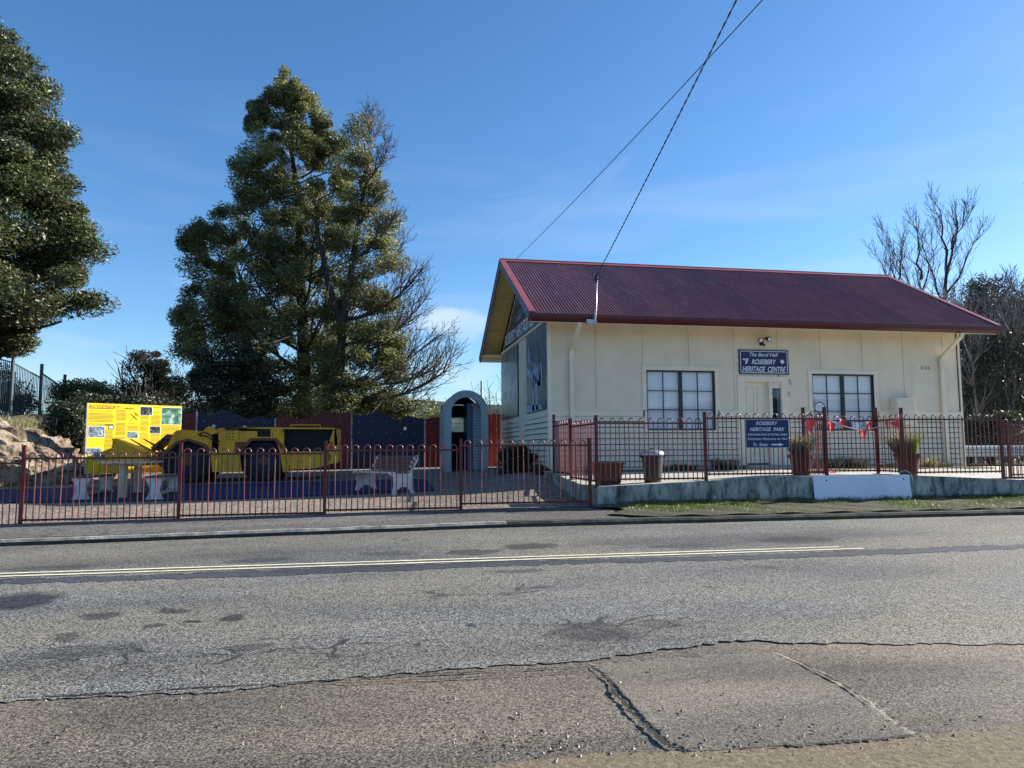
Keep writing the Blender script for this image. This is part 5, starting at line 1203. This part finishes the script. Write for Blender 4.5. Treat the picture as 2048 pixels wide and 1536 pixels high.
C_, R_c = crown_clumps(polyM, 30, 560, .25, .62, rd, holes[:11], dscale=.6)
T_ = [W(x, y, d=30) for x, y in ((560,158),(564,172),(575,180),(592,182),(545,196),(555,200),(580,205),(610,190),(515,215),(506,250),(620,210),(640,240),(375,465),(385,480),(400,455),(365,610),(362,640),(370,670)) for _ in (0, 1)]
C_ = np.vstack([C_, np.array([(q.x+rd.gauss(0, .15), q.y+rd.gauss(0, .3), q.z+rd.gauss(0, .12)) for q in T_])]); R_c = np.vstack([R_c, np.array([(.42, .42, .36)]*len(T_))])
zf = np.clip((C_[:, 2]-2)/14, 0, 1)[:, None]; R_c = R_c*(1.2-.5*zf)*np.array([[.9, .9, 1.25]])
leaves(C_, R_c, 250000, .060, M['leafA'], 'crown', tm, shell=.2)
m = MB(); tips = []
pts = [W(x, y, d=30) for x, y in ((612,850),(608,740),(604,640),(600,520),(596,400),(580,280),(565,180))]
pts[0].z = .6; m.tube(pts, [.30,.26,.22,.17,.12,.07,.03], 9)
for i, q in enumerate(pts[1:-1]):
    for k in range(7):
        a = rd.uniform(0, 6.28); grow(m, q+Vector((0,0,rd.uniform(-1, 1))), Vector((math.cos(a), math.sin(a), .35)), 2.5-.44*i, .08-.012*i, 2, rd, .6, .2, 4, 3, .012)
pts = [W(x, y, d=30.5) for x, y in ((470,850),(478,760),(500,660),(488,580),(470,520))]; pts[0].z = .6; m.tube(pts, [.17,.15,.12,.08,.03], 8)
for q in pts[1:]:
    for k in range(6): a = rd.uniform(0, 6.28); grow(m, q, Vector((math.cos(a), math.sin(a), .2)), 1.3, .05, 2, rd, .6, .2, 4, 3, .012)
m.build('trunk', M['bark'], tm, recalc=False)
# --- half bare tree on its right
rd = random.Random(23)
base = W(682, 838, d=29); tr_ = empty('half_bare_tree', (base.x, base.y, .8), 'tall tree with thin foliage and long bare branches spreading right', 'tree')
polyR = [(714,228),(735,245),(745,270),(722,300),(735,330),(760,345),(765,385),(790,430),(800,470),(790,520),(800,560),(795,620),(805,680),(800,730),(790,780),(815,800),(800,835),(660,835),(650,700),(690,640),(700,560),(650,480),(690,400),(700,330)]
hR = [(770,300,30,40),(730,520,24,16),(700,640,22,26),(760,640,26,14),(740,740,26,16),(700,460,16,20),(720,790,30,12),(775,560,18,14)]
C_, R_c = crown_clumps(polyR, 29, 140, .28, .62, rd, hR, dscale=.9)
leaves(C_, R_c, 72000, .060, M['leafA'], 'crown', tr_, shell=.15)
m = MB(); pts = [W(x, y, d=29) for x, y in ((674,850),(678,760),(684,660),(700,560),(716,450),(735,330),(722,240))]; pts[0].z = .6
m.tube(pts, [.23,.20,.17,.14,.10,.05,.02], 9)
pts2 = [W(x, y, d=29) for x, y in ((684,660),(655,560),(640,480),(628,430))]; m.tube(pts2, [.14,.12,.1,.05], 7)
def limb(a, b, r, lv=3, L_=None, n=7):
    b = (b[0]-38*(b[0] > 780), b[1]); A_, B_ = W(*a, d=29), W(*b, d=29+rd.uniform(-1.5, 1.5)); P_ = [A_.lerp(B_, f_)+Vector((0, 0, -(B_-A_).length*.10*math.sin(math.pi*f_))) for f_ in np.linspace(0, 1, 6)]
    m.tube(P_, [r, r*.85, r*.7, r*.55, r*.42, r*.3], 6)
    for i in range(1, 6):
        for k in range(n//2 if i < 3 else n//2+1):
            d_ = (P_[i]-P_[i-1]).normalized(); u_ = Vector((rd.gauss(0, .5), rd.gauss(0, .7), rd.gauss(.55, .45))); grow(m, P_[i].lerp(P_[i-1], rd.random()), (d_*.8+u_*.75), (B_-A_).length*(.40-.03*i), r*.30, lv-1, rd, .55, .22, 4, 3, .0085, lo_=.2)
for a, b, r in (((682,690),(860,640),.085), ((680,760),(905,740),.10), ((690,800),(930,742),.09), ((690,640),(868,560),.085), ((700,560),(845,500),.08), ((705,520),(825,440),.07), ((716,450),(800,380),.055), ((728,370),(775,300),.045), ((735,330),(745,235),.035), ((680,780),(890,690),.08), ((685,720),(880,610),.075), ((695,825),(870,800),.05)): limb(a, b, r)
m.build('trunk', M['twig'], tr_, recalc=False)
# --- smaller trees and shrubs
def bush(name, poly, d, k, n, size, mat, label, cat='shrub', rl=(.25, .5), group=None, stem=True, seed=1, holes=(), bare=0, ds=.8, base_z=.7):
    rd_ = random.Random(seed); xs = [p[0] for p in poly]; b = W(sum(xs)/len(xs), max(p[1] for p in poly), d=d)
    r = empty(name, (b.x, b.y, base_z), label, cat, group); C1, R1 = crown_clumps(poly, d, k, rl[0], rl[1], rd_, holes, dscale=ds)
    leaves(C1, R1, n, size, M[mat], 'foliage', r, shell=.3)
    if stem:
        m = MB(); h = W(0, min(p[1] for p in poly), d=d).z-base_z
        for s in range(3): grow(m, Vector((b.x+rd_.uniform(-.3, .3), b.y, base_z-.2)), Vector((rd_.gauss(0, .25), rd_.gauss(0, .25), 1)), h*.5, .06, 2+(bare > 0), rd_, .5, .3, 4, 4 if bare else 3, .010)
        m.build('stems', M['twig' if bare else 'bark'], r, recalc=False)
    return r
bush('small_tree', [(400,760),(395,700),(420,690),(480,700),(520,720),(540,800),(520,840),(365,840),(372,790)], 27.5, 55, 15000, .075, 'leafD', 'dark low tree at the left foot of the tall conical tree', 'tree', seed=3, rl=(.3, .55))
bush('shrub', [(130,815),(112,790),(125,772),(150,776),(190,770),(225,785),(240,812)], 27, 36, 12000, .055, 'leafA', 'round olive shrub behind the top left of the yellow board', seed=4, base_z=1.2)
bush('shrub', [(-10,815),(-10,735),(10,742),(28,770),(48,790),(60,815)], 27, 26, 9000, .055, 'leafL', 'green shrub behind the grey fence at the left edge', seed=5, base_z=2.0)
bush('bare_shrub', [(240,810),(250,770),(270,735),(262,712),(285,700),(305,712),(318,740),(320,790),(330,812)], 25.5, 26, 6500, .055, 'leafD', 'twiggy half-bare shrub rising behind the yellow board', seed=6, bare=1, rl=(.2, .4), base_z=.9)
bush('conifer', [(296,812),(300,770),(298,740),(306,712),(308,690),(313,712),(332,706),(326,730),(332,770),(338,812)], 26, 24, 8000, .05, 'leafT', 'small golden brown conifer behind the yellow board', 'tree', seed=7, rl=(.14, .28), base_z=.9)
bush('shrub', [(315,815),(320,765),(335,752),(352,762),(356,790),(352,815)], 26.5, 16, 6000, .06, 'leafA', 'green shrub between the golden conifer and the tall tree', seed=8, base_z=.9)
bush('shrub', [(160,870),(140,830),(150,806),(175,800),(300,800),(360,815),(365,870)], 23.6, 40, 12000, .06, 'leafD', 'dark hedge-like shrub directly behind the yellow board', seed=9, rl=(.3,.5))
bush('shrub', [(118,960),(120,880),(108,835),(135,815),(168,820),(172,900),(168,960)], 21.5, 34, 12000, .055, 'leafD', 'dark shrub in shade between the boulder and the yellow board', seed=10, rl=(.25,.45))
bush('shrub', [(700,845),(705,800),(740,782),(790,790),(800,808),(830,812),(850,806),(882,815),(885,845)], 30, 46, 15000, .065, 'leafG', 'bright green bushes behind the blue hoarding panels', seed=12, rl=(.3,.55))
bush('shrub', [(640,845),(650,800),(680,790),(720,800),(730,845)], 28, 16, 5000, .06, 'leafA', 'olive bush at the foot of the half-bare tree', seed=13)
bush('round_shrub', [(1008,960),(1004,915),(1012,900),(1030,893),(1052,898),(1062,920),(1060,945),(1072,958)], 18.6, 30, 14000, .035, 'leafD', 'dark rounded shrub against the end wall of the hall', seed=14, rl=(.12,.24), base_z=.95)
bush('shrub', [(1062,950),(1066,936),(1080,930),(1092,938),(1094,952)], 17.6, 10, 3500, .03, 'weed', 'small scraggly plant at the corner of the hall', seed=15, rl=(.07,.13), base_z=.95, stem=False)
rd = random.Random(3); m = MB(); b = W(1012, 845, d=33); 
for k in range(5): grow(m, Vector((b.x-.1*k, b.y, .5)), Vector((-.15+.1*rd.gauss(0, 1), 0, 1)), 2.0, .04, 3, rd, .5, .2, 4, 3, .009)
tag(m.build('bare_sapling', M['twig'], loc=(b.x, b.y, .5), recalc=False), 'small bare sapling between the arched shelter and the hall', 'tree')
m = MB(); b = W(240, 810, d=25)
for k in range(3): grow(m, Vector((b.x+.15*k, b.y, 1.0)), Vector((.1*rd.gauss(0, 1), 0, 1)), 1.5, .035, 3, rd, .4, .3, 4, 3, .008)
tag(m.build('bare_sapling', M['twig'], loc=(b.x, b.y, 1.0), recalc=False), 'thin bare sapling standing left of the twiggy shrub', 'tree')
m = MB(); b = W(400, 800, d=28)
for k in range(4): grow(m, Vector((b.x+.1*k, b.y, 1.6)), Vector((-.45+.1*rd.gauss(0, 1), 0, 1)), 1.9, .035, 2, rd, .35, .2, 4, 3, .009)
tag(m.build('bare_sapling', M['twig'], loc=(b.x, b.y, 1.6), recalc=False), 'leaning bare stems at the left side of the tall tree', 'tree')
# --- bare trees behind the hall
def baretree(limbs, d, label, seed, r=.13, mat='twig'):
    rd_ = random.Random(seed); b = W(*limbs[0][0], d=d); m = MB(); root = Vector((b.x, b.y, .2))
    for a_, b_, rr in limbs:
        A_ = W(*a_, d=d); B_ = W(*b_, d=d+rd_.uniform(-1.5, 1.5)); P_ = [A_.lerp(B_, f_)+Vector((rd_.gauss(0, .08), 0, rd_.gauss(0, .05))) for f_ in np.linspace(0, 1, 7)]
        m.tube(P_, [rr*(1-.8*k/6) for k in range(7)], 6)
        for i in range(2, 7):
            for k in range(2 if i < 6 else 3): d_ = (P_[i]-P_[i-1]).normalized(); grow(m, P_[i].lerp(P_[i-1], rd_.random()), d_+Vector((rd_.gauss(0, .5), rd_.gauss(0, .5), .35)), 1.0, rr*.24, 2, rd_, .42, .4, 4, 2, .0085, lo_=.2)
    return tag(m.build('bare_tree', M[mat], loc=root, recalc=False), label, 'tree', 'bare trees behind the hall')
baretree([((1880,760),(1888,600),.16),((1888,600),(1915,440),.13),((1895,540),(1880,418),.09),((1890,600),(1960,470),.08),((1886,620),(1850,500),.08),((1900,500),(1930,430),.06),((1888,640),(1800,560),.05)], 44, 'tallest bare tree above the right end of the roof', 1)
baretree([((1840,760),(1842,560),.12),((1842,560),(1832,450),.09),((1842,600),(1865,490),.07),((1842,620),(1790,500),.06)], 46, 'slim bare tree left of the tallest one behind the roof', 2)
baretree([((1790,760),(1790,560),.10),((1790,590),(1812,480),.08),((1790,600),(1760,520),.06),((1790,570),(1775,475),.05)], 47, 'bare tree farthest left behind the right end of the roof', 3)
0 and baretree([((1905,760),(1925,620),.09),((1925,620),(1968,500),.08),((1930,600),(1940,520),.05)], 45, 'bare tree leaning right beside the dark thicket', 4)
baretree([((2100,640),(2100,460),.10),((2100,540),(2085,420),.06),((2100,560),(2070,490),.045)], 40, 'bare tree cut off by the right edge of the picture', 5)
# --- dark thicket at the right: hill behind, countable slim trees in front
sheet('hillside', fr(14, 90, 40), fr(30, 90, 30), lambda u, v: -.2+.28*max(0, v-38)*smooth(16, 30, u), M['bank'])
rd = random.Random(77)
for i in range(46):
    px = 1925+i*5.2+rd.uniform(-6, 6); d = rd.uniform(29, 42); top = 660+rd.uniform(-25, 70)-min(30, max(0, (px-1960)*.4)); b = W(px, 900, d=d); h = W(px, top, d=d).z
    t_ = empty('thicket_tree', (b.x, b.y, .3), 'slender %s bare-stemmed tree in the dense thicket right of the hall' % ('pale grey' if i % 3 else 'blackish'), 'tree', 'slender %s trees of the thicket' % ('pale' if i % 3 else 'blackish'))
    m = MB(); P_ = [Vector((b.x, b.y, .0))]; ln = rd.gauss(0, .35)
    for k in range(1, 8): P_.append(Vector((b.x+ln*k/7*1.5+rd.gauss(0, .09), b.y+rd.gauss(0, .1), .0+(h-.0)*k/7)))
    m.tube(P_, [.065*(1-.8*k/7)+.008 for k in range(8)], 5)
    for k in range(2, 8):
        for j in range(3): a = rd.uniform(0, 6.28); grow(m, P_[k], Vector((math.cos(a)*.6, math.sin(a)*.6, 1)), 1.0, .02, 1 if k < 5 else 2, rd, .5, .25, 3, 3, .008)
    m.build('trunk', M['palebark' if i % 3 else 'bark'], t_, recalc=False)
    kk = rd.randint(3, 7); Cc = np.array([(b.x+rd.gauss(0, .5), b.y+rd.gauss(0, .5), rd.uniform(.5, 1)*h-.3) for _ in range(kk)]); Rc = np.array([(.55, .55, .6)]*kk)
    leaves(Cc, Rc, 900, .06, M['leafD'], 'foliage', t_, shell=.1)
polyT = [(1915,905),(1920,740),(1922,640),(1945,575),(1985,560),(2020,590),(2100,560),(2160,600),(2160,905)]
C_, R_c = crown_clumps(polyT, 45, 240, .7, 1.3, rd, dscale=.5)
th = leaves(C_, R_c, 60000, .10, M['leafD'], 'thicket_undergrowth', None, shell=.1); tag(th, 'dark tangled undergrowth filling the thicket behind the slender trees', 'undergrowth', kind='stuff')
sp = bush('shrub', [(1925,905),(1930,860),(1955,835),(2000,830),(2040,840),(2070,905)], 27, 30, 9000, .06, 'leafD', 'low dark bushes behind the guard rail', seed=31, rl=(.3,.5))
# --- distant hills all round
m = MB(); N = 220
for i in range(N+1):
    a = 2*math.pi*i/N; h = 92+22*math.sin(a*3+1)+14*math.sin(a*7+2.3)+7*math.sin(a*17)+3*math.sin(a*41)
    R1 = 1500
    for rr, hh in ((R1, -5), (R1+160, h*.55), (R1+330, h), (R1+700, h*.8)): m.v.append((rr*math.sin(a), rr*math.cos(a), hh))
for i in range(N):
    for k in range(3): b = i*4+k; m.f.append((b, b+4, b+5, b+1))
m.build('hills', M['hill'], smooth_=True, recalc=False)['kind'] = 'structure'
